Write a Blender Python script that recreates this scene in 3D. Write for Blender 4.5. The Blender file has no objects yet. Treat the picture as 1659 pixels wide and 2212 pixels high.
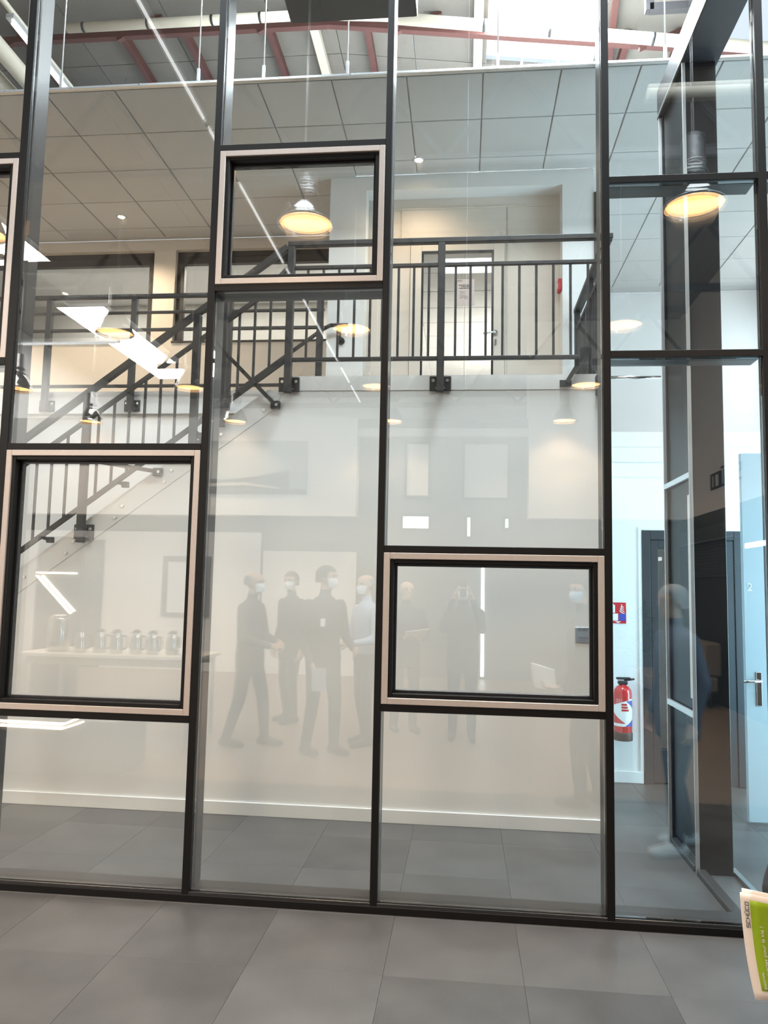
import bpy, bmesh, math, random
import numpy as np
from mathutils import Vector, Matrix
random.seed(7)
SC = bpy.context.scene
COL = SC.collection
PI = math.pi

# ------------------------------------------------------------------ camera
CAM = Vector((0.0, -4.13, 1.67))
YAW, PITCH, ROLL, FPX = math.radians(-5.938), math.radians(5.567), math.radians(1.167), 1671.8
fw = Vector((math.sin(YAW)*math.cos(PITCH), math.cos(YAW)*math.cos(PITCH), math.sin(PITCH)))
rt = Vector((math.cos(YAW), -math.sin(YAW), 0)); up = rt.cross(fw)
rt2 = math.cos(ROLL)*rt + math.sin(ROLL)*up; up2 = -math.sin(ROLL)*rt + math.cos(ROLL)*up
cd = bpy.data.cameras.new('camera'); cam = bpy.data.objects.new('camera', cd); COL.objects.link(cam)
M = Matrix((rt2, up2, -fw)).transposed().to_4x4(); M.translation = CAM
cam.matrix_world = M
cd.sensor_fit = 'VERTICAL'; cd.sensor_height = 36.0; cd.lens = 36.0*FPX/2212.0
cd.clip_start = 0.05; cd.clip_end = 200
SC.camera = cam

# ------------------------------------------------------------------ world, daylight, exposure
w = bpy.data.worlds.new('world'); SC.world = w; w.use_nodes = True
bg = w.node_tree.nodes['Background']; bg.inputs[0].default_value = (0.75, 0.86, 1.0, 1); bg.inputs[1].default_value = 1.0

def area(name, loc, sx, sy, power, col, rot=(0, 0, 0)):
    l = bpy.data.lights.new(name, 'AREA'); l.shape = 'RECTANGLE'; l.size = sx; l.size_y = sy
    l.energy = power; l.color = col
    o = bpy.data.objects.new(name, l); COL.objects.link(o); o.location = loc; o.rotation_euler = rot
    return o
DAY = (0.86, 0.95, 1.0)
# daylight through the roof skylights, plus added unseen fill at sides and front
area('skylight_daylight_inner', (0.80, 2.25, 7.50), 1.10, 4.1, 1350, (0.80, 0.92, 1.0), (0, 0.127, 0))
area('window_daylight_upper', (4.08, 4.7, 4.45), 1.6, 2.6, 55, (0.74, 0.89, 1.0), (0, math.radians(90), 0))  # added fill for the upper ceiling, from a made-up window
area('window_daylight_ground', (4.08, 1.35, 1.45), 2.3, 2.3, 225, (0.50, 0.82, 1.0), (0, math.radians(90), 0))  # added bluish fill for the ground-floor back wall; its window is made up
area('skylight_daylight_a', (-6.90, -5.9, 6.62), 0.9, 1.8, 260, (1.0, 0.97, 0.92))
area('skylight_daylight_b', (-6.97, -11.2, 6.62), 0.9, 4.8, 480, (1.0, 0.97, 0.92))
area('skylight_daylight_c', (0.4, -0.85, 6.70), 6.8, 0.9, 330, DAY)  # added rooflight kept out of view to light floor and stair wall

SC.view_settings.view_transform = 'Standard'; SC.view_settings.look = 'None'
SC.view_settings.gamma = 1.0; SC.view_settings.use_curve_mapping = False
SC.view_settings.exposure = 0.42
cy = SC.cycles
cy.use_denoising = True
cy.max_bounces = 5; cy.diffuse_bounces = 3; cy.glossy_bounces = 3; cy.transmission_bounces = 4; cy.transparent_max_bounces = 24
cy.use_adaptive_sampling = True; cy.adaptive_threshold = 0.03
cy.sample_clamp_indirect = 6.0; cy.caustics_reflective = False; cy.caustics_refractive = False

# ------------------------------------------------------------------ materials
MATS = {}
def mat(name, col, rough=0.6, metal=0.0, var=0.0, scale=8.0, bump=0.0, bscale=60.0, spec=None, stretch=None, coat=0.0):
    m = bpy.data.materials.new(name); m.use_nodes = True; nt = m.node_tree; n = nt.nodes; L = nt.links
    b = n['Principled BSDF']
    b.inputs['Base Color'].default_value = (*col, 1); b.inputs['Roughness'].default_value = rough; b.inputs['Metallic'].default_value = metal
    if spec is not None: b.inputs['Specular IOR Level'].default_value = spec
    if coat: b.inputs['Coat Weight'].default_value = coat
    tc = n.new('ShaderNodeTexCoord')
    vec = tc.outputs['Object']
    if stretch:
        mp = n.new('ShaderNodeMapping'); mp.inputs['Scale'].default_value = stretch; L.new(vec, mp.inputs[0]); vec = mp.outputs[0]
    if var > 0:
        nz = n.new('ShaderNodeTexNoise'); nz.inputs['Scale'].default_value = scale; nz.inputs['Detail'].default_value = 2
        L.new(vec, nz.inputs['Vector'])
        oi = n.new('ShaderNodeObjectInfo')
        ad = n.new('ShaderNodeMath'); ad.operation = 'ADD'; L.new(nz.outputs['Fac'], ad.inputs[0])
        mu = n.new('ShaderNodeMath'); mu.operation = 'MULTIPLY'; mu.inputs[1].default_value = 0.5; L.new(oi.outputs['Random'], mu.inputs[0])
        L.new(mu.outputs[0], ad.inputs[1])
        mr = n.new('ShaderNodeMapRange'); mr.inputs['From Min'].default_value = 0.25; mr.inputs['From Max'].default_value = 1.25
        mr.inputs['To Min'].default_value = 1-var; mr.inputs['To Max'].default_value = 1+var
        L.new(ad.outputs[0], mr.inputs['Value'])
        mx = n.new('ShaderNodeVectorMath'); mx.operation = 'SCALE'; mx.inputs[0].default_value = col
        L.new(mr.outputs[0], mx.inputs['Scale']); L.new(mx.outputs[0], b.inputs['Base Color'])
    if bump > 0:
        nb = n.new('ShaderNodeTexNoise'); nb.inputs['Scale'].default_value = bscale; nb.inputs['Detail'].default_value = 1
        L.new(vec, nb.inputs['Vector'])
        bp = n.new('ShaderNodeBump'); bp.inputs['Strength'].default_value = bump; bp.inputs['Distance'].default_value = 0.01
        L.new(nb.outputs['Fac'], bp.inputs['Height']); L.new(bp.outputs[0], b.inputs['Normal'])
    MATS[name] = m; return m
def emit(name, col, strength):
    m = bpy.data.materials.new(name); m.use_nodes = True; nt = m.node_tree
    b = nt.nodes['Principled BSDF']; b.inputs['Base Color'].default_value = (*col, 1)
    b.inputs['Emission Color'].default_value = (*col, 1); b.inputs['Emission Strength'].default_value = strength
    if strength < 2.5 or name in ('lamp_glow', 'spot_glow', 'bulb_glow'): m.cycles.emission_sampling = 'NONE'
    MATS[name] = m; return m
def glass(name, tint, f0, haze=0.0):
    m = bpy.data.materials.new(name); m.use_nodes = True; nt = m.node_tree; n = nt.nodes; L = nt.links
    n.remove(n['Principled BSDF']); out = n['Material Output']
    tr = n.new('ShaderNodeBsdfTransparent'); tr.inputs[0].default_value = (*tint, 1)
    gl = n.new('ShaderNodeBsdfGlossy'); gl.inputs['Color'].default_value = (1, 1, 1, 1); gl.inputs['Roughness'].default_value = 0.0
    ge = n.new('ShaderNodeNewGeometry'); dp = n.new('ShaderNodeVectorMath'); dp.operation = 'DOT_PRODUCT'
    L.new(ge.outputs['Normal'], dp.inputs[0]); L.new(ge.outputs['Incoming'], dp.inputs[1])
    ab = n.new('ShaderNodeMath'); ab.operation = 'ABSOLUTE'; L.new(dp.outputs['Value'], ab.inputs[0])
    su = n.new('ShaderNodeMath'); su.operation = 'SUBTRACT'; su.inputs[0].default_value = 1.0; L.new(ab.outputs[0], su.inputs[1])
    pw = n.new('ShaderNodeMath'); pw.operation = 'POWER'; pw.inputs[1].default_value = 5.0; L.new(su.outputs[0], pw.inputs[0])
    ma = n.new('ShaderNodeMath'); ma.operation = 'MULTIPLY_ADD'; ma.inputs[1].default_value = 1-f0; ma.inputs[2].default_value = f0
    L.new(pw.outputs[0], ma.inputs[0])
    mx = n.new('ShaderNodeMixShader'); L.new(ma.outputs[0], mx.inputs[0]); L.new(tr.outputs[0], mx.inputs[1]); L.new(gl.outputs[0], mx.inputs[2])
    L.new(mx.outputs[0], out.inputs[0])
    MATS[name] = m; return m

mat('floor_tile', (0.070, 0.067, 0.065), 0.42, var=0.44, scale=3.0, bump=0.05, bscale=90)
mat('gallery_vinyl', (0.58, 0.53, 0.46), 0.5, var=0.06, scale=4)
mat('floor_joint', (0.06, 0.057, 0.055), 0.7, var=0.1)
mat('white_paint', (0.84, 0.83, 0.815), 0.6, var=0.02, scale=3, bump=0.03, bscale=200)
mat('white_plaster', (0.82, 0.82, 0.81), 0.55, var=0.02, scale=2, bump=0.02, bscale=150)
mat('warm_paint', (0.70, 0.64, 0.57), 0.6, var=0.03, scale=3, bump=0.02, bscale=150)
mat('ceiling_tile', (0.58, 0.565, 0.545), 0.9, var=0.05, scale=120, bump=0.35, bscale=400)
mat('ceiling_grid', (0.52, 0.51, 0.49), 0.6, var=0.02)
mat('aluminium', (0.72, 0.72, 0.71), 0.28, 1.0, var=0.05, scale=30)
mat('chrome', (0.85, 0.85, 0.86), 0.12, 1.0, var=0.03)
mat('black_profile', (0.006, 0.0055, 0.0055), 0.5, 0.0, var=0.15, scale=40, spec=0.2)
mat('door_pale_blue', (0.44, 0.56, 0.62), 0.4, var=0.03)
mat('brown_profile', (0.040, 0.035, 0.033), 0.36, 0.2, var=0.12, scale=40, spec=0.4)
mat('champagne_profile', (0.46, 0.405, 0.37), 0.42, 0.30, var=0.06, scale=60)
mat('gasket', (0.02, 0.02, 0.022), 0.25, 0.0, var=0.1)
mat('rail_steel', (0.032, 0.029, 0.028), 0.5, 0.1, var=0.15, scale=40)
mat('bolt', (0.6, 0.6, 0.6), 0.3, 1.0, var=0.05)
mat('dark_grey_panel', (0.010, 0.011, 0.013), 0.45, 0.0, var=0.1, scale=20, spec=0.2)
mat('anthracite', (0.035, 0.039, 0.045), 0.35, 0.0, var=0.1, scale=20)
mat('black_wall', (0.022, 0.023, 0.027), 0.45, 0.0, var=0.1, scale=5)
mat('grey_wall', (0.17, 0.18, 0.185), 0.5, 0.0, var=0.06, scale=5)
mat('silver_paint', (0.62, 0.62, 0.62), 0.3, 0.6, var=0.05)
mat('red_oxide', (0.085, 0.028, 0.024), 0.55, 0.0, var=0.15, scale=20)
mat('dark_steel', (0.035, 0.032, 0.036), 0.5, 0.2, var=0.15, scale=20)
mat('cream_pipe', (0.62, 0.56, 0.46), 0.5, 0.0, var=0.06, scale=10)
mat('insulation', (0.16, 0.145, 0.128), 0.75, 0.0, var=0.08, scale=4, bump=0.3, bscale=60)
mat('duct_board', (0.045, 0.047, 0.052), 0.5, 0.0, var=0.1)
mat('translucent_sheet', (0.85, 0.88, 0.9), 0.5, 0.0, var=0.03)
mat('office_grey', (0.42, 0.41, 0.39), 0.8, 0.0, var=0.05, scale=2)
mat('blind_white', (0.78, 0.79, 0.80), 0.6, 0.0, var=0.03)
mat('sign_red', (0.55, 0.015, 0.03), 0.4, var=0.05)
mat('sign_blue', (0.05, 0.07, 0.40), 0.4, var=0.05)
mat('sign_white', (0.85, 0.85, 0.85), 0.4, var=0.02)
mat('extinguisher_red', (0.55, 0.015, 0.02), 0.22, var=0.06, coat=0.5)
mat('rubber_black', (0.02, 0.02, 0.022), 0.5, var=0.1)
mat('ink_black', (0.02, 0.02, 0.025), 0.6, var=0.05)
mat('ink_grey', (0.18, 0.18, 0.20), 0.6, var=0.05)
mat('poster_paper', (0.58, 0.50, 0.48), 0.6, var=0.03)
mat('paper_white', (0.80, 0.76, 0.73), 0.55, var=0.03)
mat('brochure_green', (0.27, 0.44, 0.012), 0.4, var=0.06, scale=5)
mat('plaque_grey', (0.36, 0.40, 0.45), 0.35, 0.3, var=0.04)
mat('lamp_metal', (0.30, 0.30, 0.31), 0.30, 0.9, var=0.06)
mat('lamp_shade', (0.80, 0.80, 0.80), 0.10, 1.0, var=0.03)
emit('lamp_glow', (1.0, 0.50, 0.17), 8.0)
emit('bulb_glow', (1.0, 0.82, 0.55), 30.0)
emit('spot_glow', (1.0, 0.78, 0.50), 40.0)
emit('led_warm', (1.0, 0.82, 0.62), 14.0)
emit('led_white', (0.95, 0.98, 1.0), 9.0)
emit('tube_light', (0.95, 0.98, 1.0), 2.2)
mat('wood_floor_warm', (0.215, 0.168, 0.135), 0.4, var=0.15, scale=6)  # showroom floor with the lamps' warm light put into its colour
mat('counter_white', (0.62, 0.58, 0.52), 0.35, var=0.03)
mat('steel_jug', (0.55, 0.54, 0.53), 0.18, 1.0, var=0.05)
mat('leaf_green', (0.06, 0.12, 0.015), 0.5, var=0.3, scale=12)
mat('sofa_cloth', (0.20, 0.16, 0.13), 0.8, var=0.1, scale=40)
mat('print_sky', (0.36, 0.40, 0.42), 0.5, var=0.08, scale=1.2)
mat('print_dark', (0.12, 0.13, 0.135), 0.5, var=0.2, scale=3)
mat('print_light', (0.5, 0.5, 0.47), 0.5, var=0.05)
mat('stair_tread', (0.48, 0.42, 0.34), 0.5, var=0.1)
glass('facade_glass', (0.955, 0.965, 0.955), 0.095)
glass('clear_glass', (0.95, 0.96, 0.955), 0.045)

# ------------------------------------------------------------------ mesh helpers
def wloc(o):
    v = Vector((0, 0, 0))
    while o is not None:
        v += Vector(o.location); o = o.parent
    return v
class MB:
    def __init__(s): s.v = []; s.f = []; s.sm = []
    def add(s, vs, fs, smooth=False):
        b = len(s.v); s.v += [tuple(x) for x in vs]; s.f += [tuple(i+b for i in f) for f in fs]; s.sm += [smooth]*len(fs); return s
    def box(s, x0, x1, y0, y1, z0, z1):
        x0, x1 = min(x0, x1), max(x0, x1); y0, y1 = min(y0, y1), max(y0, y1); z0, z1 = min(z0, z1), max(z0, z1)
        return s.add([(x0,y0,z0),(x1,y0,z0),(x1,y1,z0),(x0,y1,z0),(x0,y0,z1),(x1,y0,z1),(x1,y1,z1),(x0,y1,z1)],
              [(0,3,2,1),(4,5,6,7),(0,1,5,4),(1,2,6,5),(2,3,7,6),(3,0,4,7)])
    def bbox(s, x0, x1, y0, y1, z0, z1, b=0.003):       # box with chamfered long edges (octagon section on XZ and YZ)
        bm = bmesh.new(); bmesh.ops.create_cube(bm, size=1.0)
        for v in bm.verts: v.co = Vector(((x0+x1)/2+v.co.x*(x1-x0), (y0+y1)/2+v.co.y*(y1-y0), (z0+z1)/2+v.co.z*(z1-z0)))
        bmesh.ops.bevel(bm, geom=list(bm.edges), offset=b, segments=1, affect='EDGES')
        bm.verts.index_update()
        s.add([v.co[:] for v in bm.verts], [[v.index for v in f.verts] for f in bm.faces]); bm.free(); return s
    def bar(s, a, b, w, h, ref=(0, 0, 1), ext=0.0):   # rectangular bar a->b; w across, h along ref
        a = Vector(a); b = Vector(b); d = (b-a).normalized(); a = a-d*ext; b = b+d*ext
        r = Vector(ref)
        if abs(d.dot(r)) > 0.98: r = Vector((0, 1, 0))
        sx = d.cross(r).normalized(); sy = sx.cross(d).normalized()
        q = [(-1,-1),(1,-1),(1,1),(-1,1)]
        vs = [p+sx*(i*w/2)+sy*(j*h/2) for p in (a, b) for i, j in q]
        return s.add(vs, [(0,3,2,1),(4,5,6,7),(0,1,5,4),(1,2,6,5),(2,3,7,6),(3,0,4,7)])
    def tube(s, a, b, r, n=12, r2=None):
        a = Vector(a); b = Vector(b); d = (b-a).normalized(); rf = Vector((0,0,1)) if abs(d.z) < 0.9 else Vector((1,0,0))
        u = d.cross(rf).normalized(); v = u.cross(d).normalized(); r2 = r if r2 is None else r2
        vs = [a+(u*math.cos(2*PI*i/n)+v*math.sin(2*PI*i/n))*r for i in range(n)] + [b+(u*math.cos(2*PI*i/n)+v*math.sin(2*PI*i/n))*r2 for i in range(n)]
        fs = [(i,(i+1)%n,n+(i+1)%n,n+i) for i in range(n)]
        bs = len(s.v); s.add(vs, fs, True); s.f += [tuple(bs+i for i in reversed(range(n))), tuple(bs+n+i for i in range(n))]; s.sm += [False, False]
        return s
    def path(s, pts, r, n=8):
        for a, b in zip(pts[:-1], pts[1:]): s.tube(a, b, r, n)
        for p in pts[1:-1]: s.ball(p, r, 8, 5)
        return s
    def ball(s, c, r, n=12, m=7, sc=(1,1,1)):
        vs = [(c[0], c[1], c[2]-r*sc[2])]
        for j in range(1, m):
            t = -PI/2+PI*j/m
            for i in range(n):
                vs.append((c[0]+r*sc[0]*math.cos(t)*math.cos(2*PI*i/n), c[1]+r*sc[1]*math.cos(t)*math.sin(2*PI*i/n), c[2]+r*sc[2]*math.sin(t)))
        vs.append((c[0], c[1], c[2]+r*sc[2])); k = len(vs)-1
        fs = [(0, 1+(i+1)%n, 1+i) for i in range(n)]
        for j in range(m-2):
            for i in range(n):
                a = 1+j*n+i; b = 1+j*n+(i+1)%n; fs.append((a, b, b+n, a+n))
        fs += [(k, 1+(m-2)*n+i, 1+(m-2)*n+(i+1)%n) for i in range(n)]
        return s.add(vs, fs, True)
    def lathe(s, prof, c=(0,0,0), n=28, closed=True):
        vs = []; fs = []
        for r, z in prof:
            for i in range(n): vs.append((c[0]+r*math.cos(2*PI*i/n), c[1]+r*math.sin(2*PI*i/n), c[2]+z))
        for j in range(len(prof)-1):
            for i in range(n): fs.append((j*n+i, j*n+(i+1)%n, (j+1)*n+(i+1)%n, (j+1)*n+i))
        b = len(s.v); s.add(vs, fs, True)
        if closed:
            s.f += [tuple(b+i for i in reversed(range(n))), tuple(b+(len(prof)-1)*n+i for i in range(n))]; s.sm += [False, False]
        return s
    def prism(s, poly, axis, a, b):       # polygon (list of 2-D) extruded along axis from a to b
        def P(p, t): return {'x': (t, p[0], p[1]), 'y': (p[0], t, p[1]), 'z': (p[0], p[1], t)}[axis]
        n = len(poly); vs = [P(p, a) for p in poly]+[P(p, b) for p in poly]
        return s.add(vs, [tuple(range(n)), tuple(reversed(range(n, 2*n)))]+[(i, n+i, n+(i+1)%n, (i+1)%n) for i in range(n)])
    def mesh(s, name, mats, off=Vector((0,0,0))):
        me = bpy.data.meshes.new(name)
        me.from_pydata([tuple(Vector(v)-off) for v in s.v], [], s.f)
        bm = bmesh.new(); bm.from_mesh(me); bmesh.ops.recalc_face_normals(bm, faces=bm.faces); bm.to_mesh(me); bm.free()
        me.polygons.foreach_set('use_smooth', s.sm)
        me.materials.append(MATS[mats]); me.update(); return me
    def build(s, name, m, parent=None, at=None):
        off = Vector(at) if at is not None else (wloc(parent) if parent else Vector((0,0,0)))
        me = s.mesh(name, m, off)
        o = bpy.data.objects.new(name, me); COL.objects.link(o)
        if parent: o.parent = parent; o.location = off-wloc(parent)
        else: o.location = off
        return o
def tag(o, label=None, cat=None, group=None, kind=None):
    if label: o['label'] = label
    if cat: o['category'] = cat
    if group: o['group'] = group
    if kind: o['kind'] = kind
    return o
def thing(name, loc, label=None, cat=None, group=None, kind=None, rz=0):
    o = bpy.data.objects.new(name, None); COL.objects.link(o); o.location = loc; o.rotation_euler = (0, 0, rz)
    o.empty_display_size = 0.1
    return tag(o, label, cat, group, kind)
def inst(name, me, loc, parent=None, rot=None):
    o = bpy.data.objects.new(name, me); COL.objects.link(o)
    if parent: o.parent = parent; o.location = Vector(loc)-wloc(parent)
    else: o.location = loc
    if rot: o.rotation_euler = rot
    return o
def copy_tree(o, parent=None):
    c = o.copy(); COL.objects.link(c); c.parent = parent
    for ch in list(o.children): copy_tree(ch, c)
    return c
def struct(o): o['kind'] = 'structure'; return o
def S(name, mb, m, label=None, parent=None, at=None):
    o = mb.build(name, m, parent, at); struct(o)
    if label: o['label'] = label
    return o

# block letters drawn as strokes on a 1 x 1.4 grid, for the square-cut logo
GLY = {'S': [[(1,1.4),(0,1.4),(0,.75),(1,.75),(1,0),(0,0)]], 'C': [[(1,1.4),(0,1.4),(0,0),(1,0)]], 'H': [[(0,0),(0,1.4)],[(1,0),(1,1.4)],[(0,.7),(1,.7)]],
       'U': [[(0,1.4),(0,0),(1,0),(1,1.4)],[(.25,1.75),(.38,1.75)],[(.62,1.75),(.75,1.75)]], 'O': [[(0,0),(1,0),(1,1.4),(0,1.4),(0,0)]]}
def logo(O, ex, ey, h, depth, mb=None):
    """SCHUCO logo; O lower-left corner, ex/ey unit vectors, h letter height"""
    mb = mb or MB(); O = Vector(O); ex = Vector(ex); ey = Vector(ey); k = h/1.4; nrm = ex.cross(ey)
    for i, ch in enumerate('SCHUCO'):
        for st in GLY[ch]:
            pts = [O+ex*((i*1.42+p[0])*k)+ey*(p[1]*k) for p in st]
            for a, b in zip(pts[:-1], pts[1:]): mb.bar(a, b, k*0.2, depth, nrm, ext=k*0.1)
    return mb
def text(name, body, O, ex, ey, size, m, parent, depth=0.0008, align='LEFT'):
    cu = bpy.data.curves.new(name, 'FONT'); cu.body = body; cu.size = size; cu.extrude = depth; cu.align_x = align; cu.resolution_u = 3
    tmp = bpy.data.objects.new(name, cu); COL.objects.link(tmp)
    dg = bpy.context.evaluated_depsgraph_get(); me = bpy.data.meshes.new_from_object(tmp.evaluated_get(dg))
    bpy.data.objects.remove(tmp); ex = Vector(ex); ey = Vector(ey); nz = ex.cross(ey)
    R = Matrix((ex, ey, nz)).transposed().to_4x4(); R.translation = Vector(O)-wloc(parent)
    me.transform(R); me.materials.clear(); me.materials.append(MATS[m])
    o = bpy.data.objects.new(name, me); COL.objects.link(o); o.parent = parent; return o

# =================================================================== FLOOR
TP = 0.605
fl = S('floor', MB().box(-9.2, 4.2, -16.2, 7.0, -0.15, -0.006), 'floor_joint', 'grey stone-look tile floor running on both sides of the glass')
tile_me = MB().bbox(-TP/2+.0005, TP/2-.0005, -TP/2+.0005, TP/2-.0005, -0.006, 0.0, 0.0006).mesh('tile', 'floor_tile')
rest = MB(); warm = MB()
ix0 = -14
for ix in range(-15, 8):
    for iy in range(-27, 12):
        x = 0.275+TP*(ix+.5); y = -0.015+TP*(iy+.5)
        if -6 <= ix < 5 and -4 <= iy < 5 or (1 <= ix < 4 and iy == 5):
            inst('tile', tile_me, (x, y, 0), fl)
        elif x+TP/2 < 4.2 and x-TP/2 > -9.2 and y-TP/2 > -16.2 and y+TP/2 < 7.0:
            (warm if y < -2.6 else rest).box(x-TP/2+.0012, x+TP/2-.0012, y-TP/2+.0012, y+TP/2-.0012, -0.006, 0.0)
o = rest.build('tile_field', 'floor_tile', fl); o['kind'] = 'stuff'
o = warm.build('warm_floor_field', 'wood_floor_warm', fl); o['kind'] = 'stuff'  # rear showroom floor tinted with the glow of warm lamps

# =================================================================== INNER HALL: stair wall, landing, back walls
ZL = 3.262                                     # landing level
SL = 0.735                                     # slope of the stair
XT = -1.36                                     # top of the stair
def zs(x): return 3.385+SL*(x-XT)              # bottom rail height along the stair
YW = 1.56
XE = 0.965
# white wall closing the space under stair and landing
ws = S('wall_stair', MB().prism([(-5.6, 0), (XE, 0), (XE, ZL-0.115), (XT-.02, ZL-0.115), (-5.6, max(0.02, ZL-.24+SL*(-5.6-XT)))], 'y', YW, YW+0.10), 'white_paint', 'white wall closing the side of the stair and landing')
# edge band of the landing slab and its capping line
lb = MB().box(XT-.02, XE, YW-0.006, YW+0.10, ZL-0.113, ZL)
S('trim_1', lb, 'white_paint', 'white edge band of the landing above the stair wall')
# sloping stringer plate on the near face of the stair
stc = thing('staircase', (-3.4, 2.05, 0), 'straight staircase rising to the right behind the white wall', 'staircase')
x0, x1 = -5.55, XT+0.06
MB().prism([(x0, ZL-.19+SL*(x0-XT)+.02), (x1-.12, ZL-.19+SL*(x1-.12-XT)), (x1-.10, ZL-.118), (x1-.20, ZL-.10), (x0, ZL+.02+SL*(x0-XT))], 'y', YW-0.004, YW-0.0005).build('stringer', 'white_paint', stc)
bolt_me = MB().tube((0, 0, 0), (0, -0.008, 0), 0.012, 10).mesh('bolt', 'bolt')
for k in range(7):
    xx = -3.75+k*0.38
    for dz in (-.01, -.10): inst('bolt', bolt_me, (xx+dz*.6, YW-0.004, ZL-.06+dz+SL*(xx-XT)-.02), stc)
NT = 18
tw = (x1-x0)/NT; th = ZL/NT
tr_me = MB().bbox(0, tw+.03, YW+0.11, 2.49, -0.045, 0, .004).mesh('tread', 'stair_tread')
for k in range(NT):
    inst('tread', tr_me, (XT-(k+1)*tw, 0, ZL-(k+1)*th), stc)
MB().prism([(x0, ZL-.30+SL*(x0-XT)), (x1, ZL-.33), (x1, ZL-.05), (x0, ZL-.02+SL*(x0-XT))], 'y', 2.49, 2.53).build('wall_stringer', 'white_paint', stc)

# landing slab and gallery slab
S('floor_landing', MB().box(XT, XE, YW+.1, 3.08, ZL-.20, ZL-.001), 'gallery_vinyl', 'landing floor behind the railing')
S('floor_gallery', MB().box(-8.0, XT, 2.58, 4.33, ZL-.06, ZL+.05), 'gallery_vinyl', 'gallery floor on the far side of the stair')
S('trim_2', MB().box(-8.0, XT-.003, 2.555, 2.58, ZL-.055, ZL+.15), 'white_paint', 'white fascia board along the gallery edge')
S('wall_gallery', MB().box(-8.0, XT, 2.60, 2.70, 0, ZL-.061), 'white_paint', 'white wall below the gallery')
# baseboards
bsb = S('baseboard_stair', MB().bbox(-5.6, XE+.002, YW-0.014, YW-.0005, 0.0, 0.094, 0.003), 'white_plaster', 'white skirting board at the foot of the stair wall')
# end wall of the landing block (faces right) and ground-floor back wall
S('wall_landing_end', MB().box(XE-.10, XE-.001, YW+.101, 3.08, 0, ZL-.201), 'white_paint', 'white end wall below the landing')
YB = 3.08
wb = S('wall_back', MB().box(XE-.1, 1.600, YB, YB+.12, 0, 3.0).box(1.600, 4.1, YB, YB+.12, 2.235, 3.0), 'white_plaster', 'white ground-floor wall with the extinguisher and dark door')
S('trim_3', MB().box(1.205, 4.1, YB-.003, YB+.12, 3.001, 3.14), 'white_plaster', 'white slab edge above the ground-floor wall')
S('floor_upper', MB().box(1.205, 4.1, YB+.12, 6.28, 3.02, 3.13), 'gallery_vinyl', 'upper floor beyond the landing')
S('baseboard_back', MB().bbox(XE-.1, 1.598, YB-.014, YB-.0005, 0, .10, .003), 'white_plaster', 'white skirting board below the extinguisher')
S('trim_4', MB().bbox(XE+.1, 4.1, YB-.008, YB-.0005, 2.86, 2.875, .002).bbox(XE+.1, 4.1, YB-.006, YB-.0005, 2.72, 2.728, .002), 'white_paint', 'fine shadow lines on the white wall above the door')
# upper wall with the niche
XN0, XN1 = -1.345, 1.200
S('wall_niche', MB().box(XN0, -0.985, YB, YB+.2, ZL+.002, 5.70).box(0.905, XN1, YB, YB+.2, ZL+.002, 5.70).box(-0.985, 0.905, YB, YB+.2, 5.552, 5.70), 'white_plaster', 'white upper wall around the door niche')
S('wall_niche_rear', MB().box(-0.985, -0.56, 3.281, 3.34, ZL+.002, 5.60).box(0.375, 0.905, 3.281, 3.34, ZL+.002, 5.60).box(-0.56, 0.375, 3.281, 3.34, 5.10, 5.60), 'warm_paint', 'beige panelled wall at the back of the niche')
for xx in (-0.985, 0.885): pass
S('trim_5', MB().bbox(-0.984, .904, 3.272, 3.2805, 5.44, 5.455, .002), 'warm_paint', 'thin beige joint strip across the niche wall')
S('trim_6', MB().bbox(0.395, .401, 3.274, 3.2805, ZL+.003, 5.44, .001).bbox(-.655, -.649, 3.274, 3.2805, 5.11, 5.44, .001), 'warm_paint', 'thin beige upright joints on the niche wall')
S('wall_column_side', MB().box(XN0-.001, XN0+.10, YB+.2, 4.33, ZL+.002, 5.70), 'white_plaster', 'white side of the wall between gallery and niche')
S('wall_upper_side', MB().box(XN1-.10, XN1, YB+.2, 6.28, ZL+.002, 5.70), 'white_plaster', 'white side wall behind the niche')
S('trim_7', MB().bbox(XN1+.001, XN1+.035, YB-.02, YB+.06, 3.15, 5.46, .004), 'anthracite', 'dark frame edge at the corner of the upper wall')
S('wall_room_right', MB().box(1.10, 1.20, 6.281, 10.2, ZL, 5.7), 'white_plaster', 'white right wall of the room behind the glazed door')
S('wall_upper_back', MB().box(XN1+.001, 4.1, 6.28, 6.4, 3.02, 5.70), 'white_plaster', 'white far wall of the upper floor')
# left back wall with windows
WZ0, WZ1 = 4.465, 5.50
S('wall_left_back', MB().box(-8.0, XN0, 4.33, 4.50, ZL+.051, WZ0).box(-8.0, XN0, 4.33, 4.50, 5.572, 5.70).box(-3.66, -3.40, 4.33, 4.50, WZ0, 5.572), 'warm_paint', 'beige back wall with dark framed windows')
def window(n, xa, xb, label):
    wn = thing('window_%d' % n, ((xa+xb)/2, 4.45, WZ0), label, None, None, 'structure')
    za, zb = WZ0+.002, 5.570; t = 0.085
    MB().bbox(xa, xa+t, 4.40, 4.47, za, zb, .004).bbox(xb-t, xb, 4.40, 4.47, za, zb, .004).bbox(xa, xb, 4.40, 4.47, zb-t-.06, zb-.06, .004).bbox(xa, xb, 4.40, 4.47, za, za+.03, .004).box(xa, xb, 4.40, 4.47, zb-.06, zb).build('window_frame', 'brown_profile', wn)
    MB().box(xa+t, xb-t, 4.43, 4.442, za+.03, zb-t-.06).build('pane', 'clear_glass', wn)
    MB().bbox(xa-.01, xb+.01, 4.312, 4.40, WZ0-.018, WZ0+.002, .003).build('window_sill', 'brown_profile', wn)
window(1, -5.30, -3.662, 'dark framed window in the beige back wall, left of the pier')
window(2, -3.398, XN0-.002, 'wide dark framed window in the beige back wall, right of the pier')
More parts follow.
